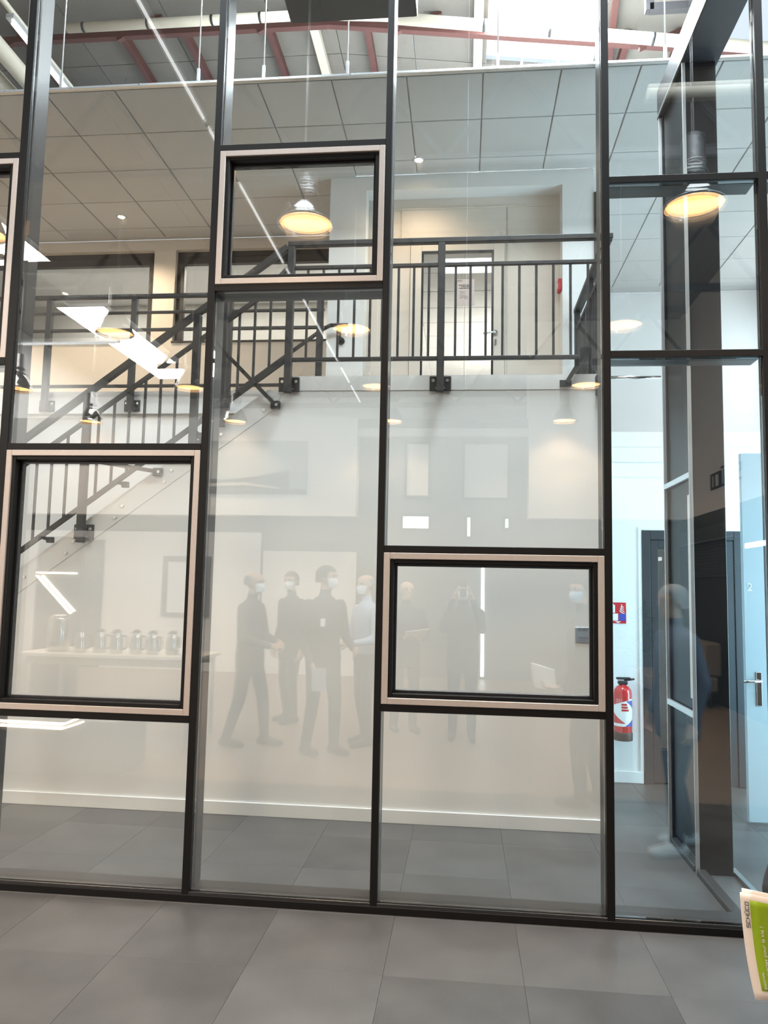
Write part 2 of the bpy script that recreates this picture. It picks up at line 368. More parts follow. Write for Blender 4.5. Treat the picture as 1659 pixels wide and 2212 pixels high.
window(3, -8.0, -5.45, 'dark framed window at the far left of the beige back wall')
S('wall_left_back_pier', MB().box(-5.449, -5.301, 4.33, 4.5, WZ0, 5.572), 'warm_paint', 'beige pier between the left windows')
S('wall_office', MB().box(-8, XN0, 6.2, 6.3, 3.2, 5.9), 'office_grey', 'grey far wall of the office behind the windows')
S('ceiling_office', MB().box(-8, XN0, 4.50, 6.2, 5.62, 5.7), 'white_plaster', 'white office ceiling behind the windows')
area('office_light', (-3.5, 5.4, 5.60), 4.0, 0.9, 90, (1, .93, .84))  # added to brighten the office seen through the windows
S('wall_inner_left', MB().box(-8.1, -8.0, 0, 6.3, 0, 8.0), 'white_plaster', 'white far left wall of the inner hall')
S('wall_inner_right', MB().box(4.1, 4.2, 0, 7.0, 0, 7.6), 'white_plaster', 'white far right wall of the inner hall')

def fill_window(n, x, sgn, ya, yb, za, zb, label):  # frames added around the made-up side fill lights
    wn = thing('window_%d' % n, (x, (ya+yb)/2, za), label, None, None, 'structure')
    t = .06; x0, x1 = sorted((x, x+sgn*.05))
    MB().bbox(x0, x1, ya-t, ya, za-t, zb+t, .004).bbox(x0, x1, yb, yb+t, za-t, zb+t, .004).bbox(x0, x1, ya, yb, zb, zb+t, .004).bbox(x0, x1, ya, yb, za-t, za, .004).build('window_frame', 'anthracite', wn)
    MB().bbox(x0, x1, (ya+yb)/2-.025, (ya+yb)/2+.025, za, zb, .004).build('glazing_bar', 'anthracite', wn)
fill_window(10, 4.099, -1, 3.4, 6.0, 3.65, 5.25, 'tall daylight window in the right wall of the upper floor')
fill_window(11, 4.099, -1, .20, 2.5, .30, 2.60, 'tall daylight window in the right wall of the ground floor')
fill_window(12, 1.0995, -1, 6.7, 9.3, 3.9, 5.3, 'wide daylight window in the room behind the glazed door')

# =================================================================== SUSPENDED CEILING
ZC = 5.70
cg = S('ceiling', MB().box(-8.0, 4.1, YW+.03, YB, ZC+.004, ZC+.02).box(-8.0, XN0, YB, 4.33, ZC+.004, ZC+.02).box(XN1, 4.1, YB, 6.28, ZC+.004, ZC+.02), 'ceiling_grid', 'suspended grid ceiling of pale mineral tiles over the landing')
ct_me = MB().bbox(-.296, .296, -.296, .296, -0.012, 0.004, .004).mesh('ceiling_tile', 'ceiling_tile')
ct_me2 = MB().bbox(-.296, .296, -.115, .115, -0.012, 0.004, .004).mesh('ceiling_tile', 'ceiling_tile')
PT = 0.602
for ix in range(-13, 7):
    xx = 0.113+PT*(ix+.5)-PT*0
    for iy in range(0, 8):
        yy = YW+.04+PT*(iy+.5)
        lim = 4.33 if xx < XN0 else (YB if xx < XN1 else 6.28)
        if xx+.296 > 4.1 or xx-.296 < -8.0: continue
        if yy+.296 <= lim: inst('ceiling_tile', ct_me, (xx, yy, ZC), cg)
        elif yy-.296+.23 <= lim: inst('ceiling_tile', ct_me2, (xx, yy-.296+.115, ZC), cg)
ce = thing('ceiling_edge', (0, YW, ZC), 'aluminium edge channel along the front of the suspended ceiling', 'edge trim')
MB().bbox(-8.0, 4.1, YW+.012, YW+.034, ZC-.012, ZC+.022, .003).build('channel', 'silver_paint', ce)
MB().bbox(-8.0, 4.1, YW-.004, YW+.0119, ZC-.012, ZC-.002, .002).build('lip', 'aluminium', ce)
rv_me = MB().bbox(-.012, .012, -.006, 0, -.004, .004, .001).mesh('clip', 'aluminium')
for k in range(40): inst('clip', rv_me, (-7.6+k*.29, YW+.012, ZC+.006+.006*(k % 2)), ce)
for k, xx in enumerate((-3.35, -2.18, -1.64, -.96, .225, 1.49, 2.6)):
    hz = 7.9 if xx < -1.5 else 7.75-.127*(xx+1.5)
    hw = thing('hanger_wire', (xx, YW+.024, ZC+.022), ['white ceiling hanger rod at the far left of the ceiling edge', 'white ceiling hanger rod left of the second mullion', 'thin ceiling hanger rod right of the second mullion', 'white ceiling hanger rod left of the third mullion', 'ceiling hanger rod in front of the bright skylight', 'ceiling hanger rod beside the dark return frame', 'ceiling hanger rod at the far right of the ceiling edge'][k], 'hanger', 'ceiling hanger rods')
    MB().tube((xx, YW+.024, ZC+.022), (xx, YW+.024, hz-.05), .0055, 8).build('rod', 'silver_paint', hw)
    MB().bbox(xx-.012, xx+.012, YW+.014, YW+.034, ZC+.022, ZC+.13, .002).build('clamp', 'silver_paint', hw)
# recessed downlights in the suspended ceiling
for k, (xx, yy, pw) in enumerate(((-3.80, 3.72, 130), (-0.46, 2.80, 38), (-5.6, 3.0, 130))):
    dl = thing('downlight', (xx, yy, ZC-.012), ['lit warm recessed downlight in the ceiling left of the second mullion', 'small recessed downlight above the niche', 'recessed downlight at the far left of the ceiling'][k], 'downlight', 'recessed ceiling downlights')
    MB().lathe([(.055, 0), (.055, -.006), (.040, -.008), (.036, -.002), (.036, 0)], (xx, yy, ZC-.0121), 20, False).build('trim_ring', 'silver_paint', dl)
    MB().lathe([(.0001, -.004), (.034, -.004), (.034, -.001), (.0001, -.001)], (xx, yy, ZC-.0121), 20, False).build('bulb', 'spot_glow', dl)
    l = bpy.data.lights.new('downlight_lamp', 'SPOT'); l.energy = pw; l.color = (1.0, .78, .54); l.spot_size = 2.5; l.spot_blend = 1.0; l.shadow_soft_size = .04
    lo = bpy.data.objects.new('downlight_lamp', l); COL.objects.link(lo); lo.parent = dl; lo.location = (0, 0, -.03)

# =================================================================== RAILINGS
def bracket(parent, x, y, z, w=.16, h=.112):
    b = MB().bbox(x-w/2, x+w/2, y-.012, y-.001, z-h/2, z+h/2, .003).build('bracket_plate', 'rail_steel', parent)
    for dx in (-w*.33, w*.33):
        inst('bolt', bolt_me, (x+dx, y-.012, z+.022), b); 
        o = inst('bolt', bolt_me, (x+dx*.55, y-.012, z-.036), b); o.scale = (.55, 1, .55)
    return b
RY = 1.497
RS = 'rail_steel'
bal_h = 4.095-3.372
lr = thing('landing_railing', (-.2, RY, ZL), 'dark steel railing with upright balusters along the landing edge', 'railing')
MB().bbox(XT-.005, 1.07, RY-.025, RY+.025, 4.262, 4.302, .004).build('handrail', RS, lr)
MB().bbox(XT+.03, 1.03, RY-.014, RY+.014, 4.080, 4.108, .003).build('mid_rail', RS, lr)
MB().bbox(XT+.03, .82, RY-.014, RY+.014, 3.358, 3.388, .003).build('bottom_rail', RS, lr)
for xx in (XT+.022, -.187): 
    MB().bbox(xx-.027, xx+.027, RY-.027, RY+.027, 3.12, 4.262, .004).build('post', RS, lr)
    bracket(lr, xx, YW-.007, 3.195)
    MB().bbox(xx-.027, xx+.027, RY+.027, YW-.019, 3.14, 3.25, .003).build('spacer', RS, lr)
MB().bbox(.99, 1.03, RY-.02, RY+.02, 3.08, 4.262, .004).build('post', RS, lr)
MB().bbox(.945, .99, RY-.01, YW-.0075, 3.10, 3.24, .003).build('corner_plate', RS, lr)
bal_me = MB().bbox(-.009, .009, -.009, .009, 0, bal_h-.03, .002).mesh('baluster', RS)
for xx in [-1.205,-1.085,-.965,-.843,-.722,-.63,-.509,-.393,-.28,-.08,.03,.145,.268,.391,.515,.639,.763,.89]:
    inst('baluster', bal_me, (xx, RY, 3.388 if xx < .82 else 3.388), lr)
# diagonal stay at the right end
MB().bar((.737, RY+.02, 3.19), (.96, RY+.02, 3.56), .03, .03, (0,1,0)).build('stay', RS, lr)
MB().bbox(.69, .775, RY+.04, YW-.0075, 3.165, 3.215, .003).build('stay_foot', RS, lr)

sr = thing('stair_railing', (-2.9, RY, 1.9), 'dark steel railing sloping up beside the stair', 'railing')
xa = -4.6
d = Vector((1, 0, SL)).normalized()
def zh(x): return 4.282+SL*(x-(XT+.02))*1.0
MB().bar((xa, RY, zh(xa)), (XT-.008, RY, zh(XT-.008)), .05, .042, (0, 0, 1)).build('handrail', RS, sr)
r2 = lambda x: 3.555+SL*(x+2.01)*.975
MB().bar((xa, RY, r2(xa)), (XT+.02-.23, RY, r2(XT+.02-.23)), .03, .03, (0, 0, 1)).bar((XT-.21, RY, r2(XT-.21)), (XT-.007, RY, 4.094), .028, .028, (0,0,1)).build('mid_rail', RS, sr)
MB().bar((xa, RY, zs(xa)), (XT-.007, RY, zs(XT-.007)-.01), .03, .034, (0, 0, 1)).build('bottom_rail', RS, sr)
for xx, zb in ((-2.91, 1.965), (-2.06, None), (-1.845, None), (-3.95, 1.2)):
    z0 = zb if zb else zs(xx)-.20
    top = zh(xx)-.02
    if xx == -1.845: top = zh(xx)-.02; z0 = 2.86
    if xx == -2.06: z0 = 2.68
    MB().bbox(xx-.027, xx+.027, RY-.027, RY+.027, z0, top, .004).build('post', RS, sr)
    if zb:
        bracket(sr, xx, YW-.0035, zb+.085); MB().bbox(xx-.027, xx+.027, RY+.027, YW-.0155, zb+.04, zb+.13, .003).build('spacer', RS, sr)
k = 0; x = -4.5
while x < XT-.08:
    if min(abs(x-p) for p in (-2.91, -2.06, -1.845, -3.95)) > .045:
        za, zb = zs(x)+.014, min(r2(x), 4.094)-.012
        MB().bbox(x-.009, x+.009, RY-.009, RY+.009, za, zb, .002).build('baluster', RS, sr)
    x += .1205
for a, b in (((-1.851, RY-.03, 3.451), (-1.438, RY+.02, 3.036)), ((-2.905, RY-.03, 2.60), (-2.34, RY+.02, 2.516))):
    MB().bar(a, b, .03, .012, (0, 1, 0)).build('stay', RS, sr)
    ft = MB().bbox(b[0]-.035, b[0]+.035, RY+.027, YW-(.0005 if b[0] > -2 else .0045), b[2]-.03, b[2]+.03, .003).build('stay_foot', RS, sr)
    inst('bolt', bolt_me, (b[0]+.01, RY+.027, b[2]), ft)
for xx, zz in ((-3.176, 1.985), (-2.597, 2.418), (-2.02, 2.80)):
    MB().bar((xx-.05, RY, zs(xx-.05)-.01), (xx, RY+.03, zz), .025, .025, (0,1,0)).bbox(xx-.02, xx+.03, RY+.02, YW-.0045, zz-.025, zz+.02, .003).build('rail_bracket', RS, sr)

# return railing along the right end of the landing
er = thing('end_railing', (1.03, 2.2, ZL), 'dark steel railing running back at the right end of the landing', 'railing')
XR = 1.028
MB().bbox(XR-.025, XR+.045, RY+.026, 3.06, 4.262, 4.302, .004).build('handrail', RS, er)
MB().bbox(XR-.014, XR+.014, RY+.021, 3.06, 4.080, 4.108, .003).build('mid_rail', RS, er)
MB().bbox(XR-.014, XR+.014, RY+.021, 3.06, 3.358, 3.388, .003).build('bottom_rail', RS, er)
yy = 1.62
while yy < 3.0:
    inst('baluster', bal_me, (XR, yy, 3.388), er); yy += .12
for yy in (2.25, 3.0): MB().bbox(XR-.025, XR+.025, yy-.025, yy+.025, 3.12, 4.261, .004).build('post', RS, er)
MB().bbox(XE, XR-.026, 2.19, 2.31, 3.14, 3.25, .003).bbox(XE, XR-.026, 2.94, 3.05, 3.14, 3.25, .003).build('bracket_plate', RS, er)
cr = tag(MB().tube((XR+.021, RY, 3.218), (1.398, RY, 3.218), .012, 12).build('stay_rod', 'chrome', at=(XR+.02, RY, 3.218)), 'slim chrome tie rod between landing railing and dark return frame', 'rod')

# gallery railing across the stair
GY = 2.50
gr = thing('gallery_railing', (-3.0, GY, ZL), 'dark steel railing with horizontal bars along the gallery beyond the stair', 'railing')
for z, h in ((4.29, .04), (4.136, .022), (3.973, .026), (3.448, .026)):
    MB().bbox(-7.9, -1.26, GY-.016, GY+.016, z-h/2, z+h/2, .003).build('handrail' if z > 4.2 else 'rail', RS, gr)
for xx in (-6.3, -4.66, -3.85, -3.03, -2.13, -1.30):
    MB().bbox(xx-.027, xx+.027, GY-.025, GY+.025, 3.22, 4.27, .004).build('post', RS, gr)
    if xx < -2.9:
        bracket(gr, xx, 2.554, 3.275, .15, .105); MB().bbox(xx-.026, xx+.026, GY+.025, 2.542, 3.235, 3.315, .003).build('spacer', RS, gr)
# wall handrail above the stair, fixed to the white pier
wh = thing('wall_handrail', (-1.25, 2.97, 4.1), 'dark round handrail ending on the white pier above the stair', 'handrail')
MB().path([(-2.6, 2.98, 4.124+SL*(-2.6+1.36)), (-1.36, 2.98, 4.124), (-1.29, 2.98, 4.158), (-1.12, 2.98, 4.158)], .019, 12).build('rail', RS, wh)
MB().path([(-1.20, 2.98, 4.14), (-1.20, 3.0, 4.03), (-1.20, 3.06, 4.03)], .012, 8).build('rail_bracket', RS, wh)
MB().tube((-1.20, 3.06, 4.03), (-1.20, 3.0795, 4.03), .035, 16).build('wall_plate', RS, wh)

# =================================================================== MEZZANINE DOOR with poster
d1 = thing('door_1', (-.09, 3.30, ZL), 'beige glazed door in the niche behind the landing railing', None, None, 'structure')
MB().bbox(-.555, -.445, 3.262, 3.33, ZL+.003, 5.098, .004).bbox(.265, .372, 3.262, 3.33, ZL+.003, 5.098, .004).bbox(-.445, .265, 3.262, 3.33, 5.0, 5.098, .004).build('door_frame', 'warm_paint', d1)
MB().bbox(-.443, -.425, 3.268, 3.31, ZL+.01, 4.998, .003).bbox(.245, .263, 3.268, 3.31, ZL+.01, 4.998, .003).bbox(-.425, .245, 3.268, 3.31, 4.985, 4.998, .003).bbox(-.425, .245, 3.268, 3.31, ZL+.01, ZL+.10, .003).build('door_leaf', 'gasket', d1)
MB().box(-.425, .245, 3.285, 3.297, ZL+.10, 4.985).build('pane', 'clear_glass', d1)
hd = MB().tube((.285, 3.262, 4.155), (.285, 3.232, 4.155), .022, 14).build('handle_rose', 'chrome', d1)
MB().path([(.285, 3.235, 4.155), (.27, 3.225, 4.157), (.165, 3.225, 4.142)], .0095, 8).build('lever', 'chrome', hd)
MB().bbox(.272, .298, 3.252, 3.2615, 4.03, 4.095, .006).build('lock_plate', 'chrome', d1)
# room seen through the mezzanine door
S('wall_room_rear', MB().box(-1.34, 1.09, 10.2, 10.3, ZL, 5.7), 'white_plaster', 'white far wall of the room behind the glazed door')
rc = S('ceiling_room', MB().box(-1.34, 1.09, 3.36, 10.2, 5.604, 5.64), 'paper_white', 'tiled ceiling of the room behind the glazed door')
for ix in range(4):
    for iy in range(11): inst('ceiling_tile', ct_me, (-.94+.606*ix, 3.70+.606*iy, 5.604), rc)
S('floor_room', MB().box(-1.34, 1.09, 3.36, 10.2, ZL-.1, ZL), 'gallery_vinyl', 'floor of the room behind the glazed door')
S('wall_room_side', MB().box(-1.45, -1.345, 4.51, 10.2, ZL, 5.7), 'white_plaster', 'white side wall of the room behind the glazed door')
area('room_window_daylight', (1.075, 8.0, 4.6), 1.4, 2.6, 125, (1, .98, .95), (0, math.radians(90), 0))  # added to brighten the room behind the glazed door
ps = thing('notice_poster', (-.015, 3.284, 4.44), 'pinkish paper notice with open-door icon stuck on the glazed door', 'notice')
MB().box(-.11, .078, 3.2825, 3.2845, 4.44, 4.712).build('sheet', 'poster_paper', ps)
logo((-.102, 3.2818, 4.690), (1,0,0), (0,0,1), .010, .0008).build('logo_mark', 'ink_black', ps)
q = MB()
for zz, xa, xb in ((4.652, -.075, .045), (4.636, -.052, .035), (4.620, -.070, .045)):
    x = xa
    while x < xb:
        L_ = random.uniform(.012, .026); q.box(x, min(x+L_, xb), 3.2815, 3.2823, zz-.004, zz+.004); x += L_+.004
q.build('printed_line', 'ink_black', ps)
q = MB(); O3 = Vector((-.06, 3.2819, 4.515))
for a, b in (((0,0),(0,.075)),((0,.075),(.018,.068)),((0,0),(.018,.012)),((.018,.012),(.018,.068)),((.018,.066),(.05,.066)),((.018,.014),(.045,.014)),((.028,.05),(.05,.05)),((.028,.03),(.05,.03))):
    q.bar(O3+Vector((a[0],0,a[1])), O3+Vector((b[0],0,b[1])), .0025, .0008, (0,1,0))
for k in range(14):
    t0, t1 = 2*PI*k/14, 2*PI*(k+1)/14; c = O3+Vector((.058,0,.008))
    q.bar(c+Vector((math.cos(t0),0,math.sin(t0)))*.014, c+Vector((math.cos(t1),0,math.sin(t1)))*.014, .0025, .0008, (0,1,0))
q.bar(c, c+Vector((0,0,.009)), .002, .0008, (0,1,0)).bar(c, c+Vector((.006,0,0)), .002, .0008, (0,1,0)).build('icon', 'ink_black', ps)
cpt = thing('call_point', (.903, 3.2, 4.58), 'red wall call point on the right cheek of the niche', 'alarm')
MB().bbox(.872, .9045, 3.13, 3.24, 4.53, 4.64, .004).build('body', 'sign_red', cpt)
MB().bbox(.869, .8725, 3.155, 3.215, 4.56, 4.61, .001).build('face', 'sign_white', cpt)
for k, xx in enumerate((-.225, .17)):
    pass

# =================================================================== GROUND FLOOR DOORS, extinguisher, sign
d2 = thing('door_2', (2.1, YB, 0), 'anthracite framed door in the white wall right of the extinguisher', None, None, 'structure')
MB().bbox(1.602, 1.675, YB-.02, YB+.06, 0.002, 2.23, .004).bbox(2.40, 2.47, YB-.02, YB+.06, .002, 2.23, .004).bbox(1.675, 2.40, YB-.02, YB+.06, 2.15, 2.23, .004).build('door_frame', 'anthracite', d2)
MB().bbox(1.678, 1.745, YB-.01, YB+.05, .01, 2.147, .004).bbox(2.33, 2.398, YB-.01, YB+.05, .01, 2.147, .004).bbox(1.745, 2.33, YB-.01, YB+.05, 2.07, 2.147, .004).bbox(1.745, 2.33, YB-.01, YB+.05, .01, .30, .004).build('door_leaf', 'anthracite', d2)
MB().box(1.745, 2.33, YB+.015, YB+.027, .30, 2.07).build('pane', 'clear_glass', d2)
MB().bbox(1.57, 1.6015, YB-.012, YB-.0005, .10, 2.26, .003).build('architrave', 'white_paint', d2)
S('wall_door_room', MB().box(1.5, 2.47, 4.2, 4.3, 0, 2.9), 'warm_paint', 'beige wall of the room behind the anthracite door')
S('wall_right_back', MB().box(2.472, 4.1, YB+.001, YB+.12, 0, 2.234), 'white_plaster', 'white wall right of the anthracite door')
d3 = thing('door_3', (2.5, 2.0, 0), 'pale blue door standing open with chrome lever and the number 2', None, None, 'structure')
MB().bbox(2.10, 2.95, 1.98, 2.02, .01, 2.75, .004).build('door_leaf', 'door_pale_blue', d3)
text('number', '2', (2.125, 1.9792, 1.70), (1,0,0), (0,0,1), .085, 'sign_white', d3)
lp = MB().bbox(2.175, 2.215, 1.971, 1.9795, .85, 1.10, .004).build('lock_plate', 'chrome', d3)
MB().path([(2.195, 1.972, 1.035), (2.195, 1.93, 1.035), (2.07, 1.93, 1.03)], .010, 8).build('lever', 'chrome', lp)

fe = thing('fire_extinguisher', (1.405, 2.985, .385), 'red fire extinguisher hanging on the white wall below the red sign', 'extinguisher')
ec = (1.405, 2.985, .385)
MB().lathe([(.074, .055), (.077, .07), (.077, .40), (.072, .435), (.05, .462), (.028, .472), (.024, .49)], ec, 28).build('cylinder', 'extinguisher_red', fe)
MB().lathe([(.079, 0), (.081, .01), (.081, .06), (.078, .072)], ec, 28).build('base_ring', 'rubber_black', fe)
def band(mbx, z0, z1, r, a0, a1, n=16):
    vs = []; 
    for i in range(n+1):
        a = a0+(a1-a0)*i/n
        for z in (z0, z1): vs.append((ec[0]+r*math.sin(a), ec[1]-r*math.cos(a), ec[2]+z))
    return mbx.add(vs, [(2*i, 2*i+2, 2*i+3, 2*i+1) for i in range(n)], True)
lbl = band(MB(), .125, .36, .0776, -1.5, 1.5).build('label_sheet', 'sign_white', fe)
def patch(z0a, z1a, z0b, z1b, a0, a1, r, m, n=10):
    mbx = MB(); vs = []
    for i in range(n+1):
        t = i/n; a = a0+(a1-a0)*t
        for z in (z0a+(z0b-z0a)*t, z1a+(z1b-z1a)*t): vs.append((ec[0]+r*math.sin(a), ec[1]-r*math.cos(a), ec[2]+z))
    mbx.add(vs, [(2*i, 2*i+2, 2*i+3, 2*i+1) for i in range(n)], True); return mbx.build('label_print', m, lbl)
patch(.30, .361, .355, .361, -1.5, .6, .0779, 'extinguisher_red')
patch(.335, .345, .26, .345, .25, 1.45, .0779, 'sign_blue')
patch(.126, .126, .125, .20, .0, 1.45, .0779, 'sign_blue')
patch(.15, .24, .15, .15, -1.5, .1, .0779, 'extinguisher_red')
for k in range(3): patch(.255+.024*k, .272+.024*k, .255+.024*k, .272+.024*k, -.35, .5-.12*k, .0780, 'extinguisher_red', 6)
MB().bbox(1.365, 1.445, 2.955, 3.015, .86, .895, .008).build('valve', 'rubber_black', fe)
MB().bbox(1.35, 1.475, 2.965, 3.005, .905, .925, .006).bar((1.42, 2.985, .897), (1.505, 2.985, .912), .03, .014, (0,0,1)).build('handle', 'rubber_black', fe)
MB().bbox(1.385, 1.425, 3.05, 3.079, .55, .80, .003).build('wall_hook', 'rubber_black', fe)
fs = thing('extinguisher_sign', (1.385, YB, 1.39), 'red and white fire extinguisher sign on the white wall', 'sign')
MB().box(1.30, 1.459, YB-.005, YB-.0008, 1.391, 1.578).build('plate', 'sign_red', fs)
q = MB().bbox(1.325, 1.362, YB-.0075, YB-.0052, 1.485, 1.555, .001).bbox(1.335, 1.35, YB-.0075, YB-.0052, 1.555, 1.57, .001); q.build('pictogram', 'sign_white', fs)
q = MB()
for k in range(4):
    z = 1.482+.018*k; pts = [(1.445-.002*k, z), (1.425, z+.003), (1.412+.003*k, z+.014), (1.402+.006*k, z+.026)]
    for a, b in zip(pts[:-1], pts[1:]): q.bar((a[0], YB-.0062, a[1]), (b[0], YB-.0062, b[1]), .007, .0015, (0,1,0))
q.build('flame_mark', 'sign_white', fs)
MB().box(1.305, 1.388, YB-.0065, YB-.0052, 1.415, 1.478).build('white_field', 'sign_white', fs)
MB().box(1.394, 1.455, YB-.0065, YB-.0052, 1.415, 1.478).build('blue_field', 'sign_blue', fs)
MB().prism([(1.36, 1.409), (1.415, 1.409), (1.3875, 1.394)], 'y', YB-.0065, YB-.0052).build('arrow', 'sign_white', fs)

# small plaque on the stair wall
pl = thing('wall_plaque', (.86, YW, 1.31), 'small grey plaque with dark lettering on the white stair wall', 'plaque')
MB().bbox(.797, .925, YW-.007, YW-.0005, 1.308, 1.416, .002).build('plate', 'plaque_grey', pl)
logo((.817, YW-.0076, 1.393), (1,0,0), (0,0,1), .011, .001).build('logo_mark', 'ink_black', pl)
q = MB()
for zz, h, xb in ((1.343, .004, .915), (1.334, .003, .915), (1.322, .002, .87)):
    x = .817
    while x < xb:
        L_ = random.uniform(.006, .016); q.box(x, min(x+L_, xb), YW-.0078, YW-.007, zz, zz+h); x += L_+.002
q.build('printed_line', 'ink_grey', pl)

# =================================================================== GLASS FACADE
fc = thing('curtain_wall', (-.5, .1, 0), 'full-height glass wall with slim black mullions and transoms', 'glass wall')
MW = .040; MD = .19; TOP = 5.62
MX = [(-3.83, MW, MD), (-2.630, .048, MD), (-1.443, MW, MD), (-.4445, .037, MD), (.750, .040, MD), (1.571, .042, .08), (2.75, MW, MD)]
for x, wd, dp in MX:
    o = MB().bbox(x-wd/2, x+wd/2, 0.0, .014, 0.0, TOP, .0015).build('mullion', 'black_profile', fc)
    MB().bbox(x-wd/2+.001, x+wd/2-.001, .052, dp, 0.052, TOP, .004).box(x-.012, x+.012, .0141, .0519, .052, TOP).build('mullion_box', 'brown_profile', o)
    for sgn in (-1, 1):
        MB().box(x+sgn*wd/2-(.006 if sgn > 0 else 0), x+sgn*wd/2+(0 if sgn > 0 else .006), .0142, .022, .052, TOP).build('gasket', 'gasket', o)
MB().bbox(-3.85, 2.77, -.002, .19, 0, .038, .002).build('sill', 'black_profile', fc)
MB().bbox(-3.85, 2.77, .0525, .185, .0381, .05, .002).build('sill_inner', 'brown_profile', fc)
MB().bbox(-3.85, 2.77, .0005, .012, .038, .0535, .001).build('sill_cap', 'gasket', fc)
def transom(xa, xb, z, h=.038, d=MD-.01):
    o = MB().bbox(xa, xb, .0008, .0135, z-h/2, z+h/2, .0015).build('transom', 'black_profile', fc)
    MB().bbox(xa, xb, .052, d, z-h/2+.001, z+h/2-.001, .004).box(xa, xb, .0138, .0519, z-.012, z+.012).build('transom_box', 'brown_profile', o)
def pane(xa, xb, za, zb): MB().box(xa, xb, .020, .044, za, zb).build('pane', 'facade_glass', fc)
def sash(xa, xb, za, zb):
    o = thing('sash_window', (xa, .0, za)); o.parent = fc; o.location = Vector((xa, 0, za))-wloc(fc)
    t = .034; yf, yb = -.004, .03; e = .0008
    MB().bbox(xa+e, xa+t, yf, yb, za+e, zb-e, .002).build('frame_stile', 'champagne_profile', o)
    MB().bbox(xb-t, xb-e, yf, yb, za+e, zb-e, .002).build('frame_stile', 'champagne_profile', o)
    MB().bbox(xa+t, xb-t, yf, yb, zb-t, zb-e, .002).build('frame_rail', 'champagne_profile', o)
    MB().bbox(xa+t, xb-t, yf, yb, za+e, za+t, .002).build('frame_rail', 'champagne_profile', o)
    i0, i1, j0, j1 = xa+t+.0005, xb-t-.0005, za+t+.0005, zb-t-.0005; g = .022
    MB().bbox(i0, i0+g, .006, .115, j0, j1, .003).bbox(i1-g, i1, .006, .115, j0, j1, .003).bbox(i0+g, i1-g, .006, .115, j1-g, j1, .003).bbox(i0+g, i1-g, .006, .115, j0, j0+g, .003).build('inner_frame', 'black_profile', o)
    i0 += g; i1 -= g; j0 += g; j1 -= g; g = .014
    MB().bbox(i0, i0+g, .055, .075, j0, j1, .002).bbox(i1-g, i1, .055, .075, j0, j1, .002).bbox(i0+g, i1-g, .055, .075, j1-g, j1, .002).bbox(i0+g, i1-g, .055, .075, j0, j0+g, .002).build('glazing_bead', 'gasket', o)
    MB().box(i0+.001, i1-.001, .080, .104, j0+.001, j1-.001).build('pane', 'facade_glass', o)
def bay(k, rows, sashes=()):
    xa = MX[k][0]+MX[k][1]/2; xb = MX[k+1][0]-MX[k+1][1]/2
    zz = [.052]+rows+[TOP]
    for i in range(len(zz)-1):
        za = zz[i]+(.019 if i else 0); zb = zz[i+1]-(.019 if i < len(zz)-2 else 0)
        if i in sashes: sash(xa, xb, za, zb)
        else: pane(xa+.004, xb-.004, za+.002, zb-.002)
    for z in rows: transom(xa, xb, z)
bay(0, [.94, 2.932, 4.187], (2,))
bay(1, [.94, 2.43], (1,))
bay(2, [3.345, 4.181], (1,))
bay(3, [1.040, 1.876], (1,))
bay(4, [2.935, 3.911])
bay(5, [2.935, 3.911])
MB().bbox(-3.85, 2.77, 0, .19, TOP, TOP+.06, .003).build('head_rail', 'black_profile', fc)
# return frame behind the last bay
rf = thing('return_frame', (1.45, .85, 0), 'dark return frame with glossy panel set back behind the right bay', 'glass wall')
MB().bbox(1.425, 1.62, .855, .895, .0, 5.17, .004).build('mullion', 'dark_grey_panel', rf)
MB().bbox(1.425, 1.62, 1.45, 1.49, .0, 5.17, .004).build('mullion', 'dark_grey_panel', rf)
MB().bbox(1.402, 1.4245, .850, .862, .0, 5.17, .002).build('cover_strip', 'silver_paint', rf)
MB().bbox(1.402, 1.4245, 1.462, 1.475, .0, 5.17, .002).build('cover_strip', 'silver_paint', rf)
for z in (2.415, .932): MB().bbox(1.402, 1.4245, .8625, 1.461, z-.018, z+.018, .002).build('transom', 'silver_paint', rf)
MB().bbox(1.436, 1.452, .8955, 1.4495, .06, 5.17, .002).build('panel', 'dark_grey_panel', rf)
MB().bbox(1.425, 1.4355, .8955, .985, 1.02, 2.30, .002).build('sash_stile', 'white_plaster', rf)
MB().bbox(1.403, 1.455, .2, .8445, .002, .035, .003).bbox(1.403, 1.455, .8955, 1.45, .002, .035, .003).build('sill', 'brown_profile', rf)
MB().bbox(1.402, 1.64, .20, 1.50, 5.171, 5.40, .004).build('head_beam', 'dark_steel', rf)
MB().bbox(1.396, 1.4015, .20, 1.50, 5.18, 5.20, .001).build('edge_strip', 'aluminium', rf)
tr2 = tag(MB().bbox(1.625, 1.66, .35, .95, .001, .02, .002).build('floor_track', 'aluminium', at=(1.64, .65, 0)), 'narrow aluminium floor track behind the dark return frame', 'track')

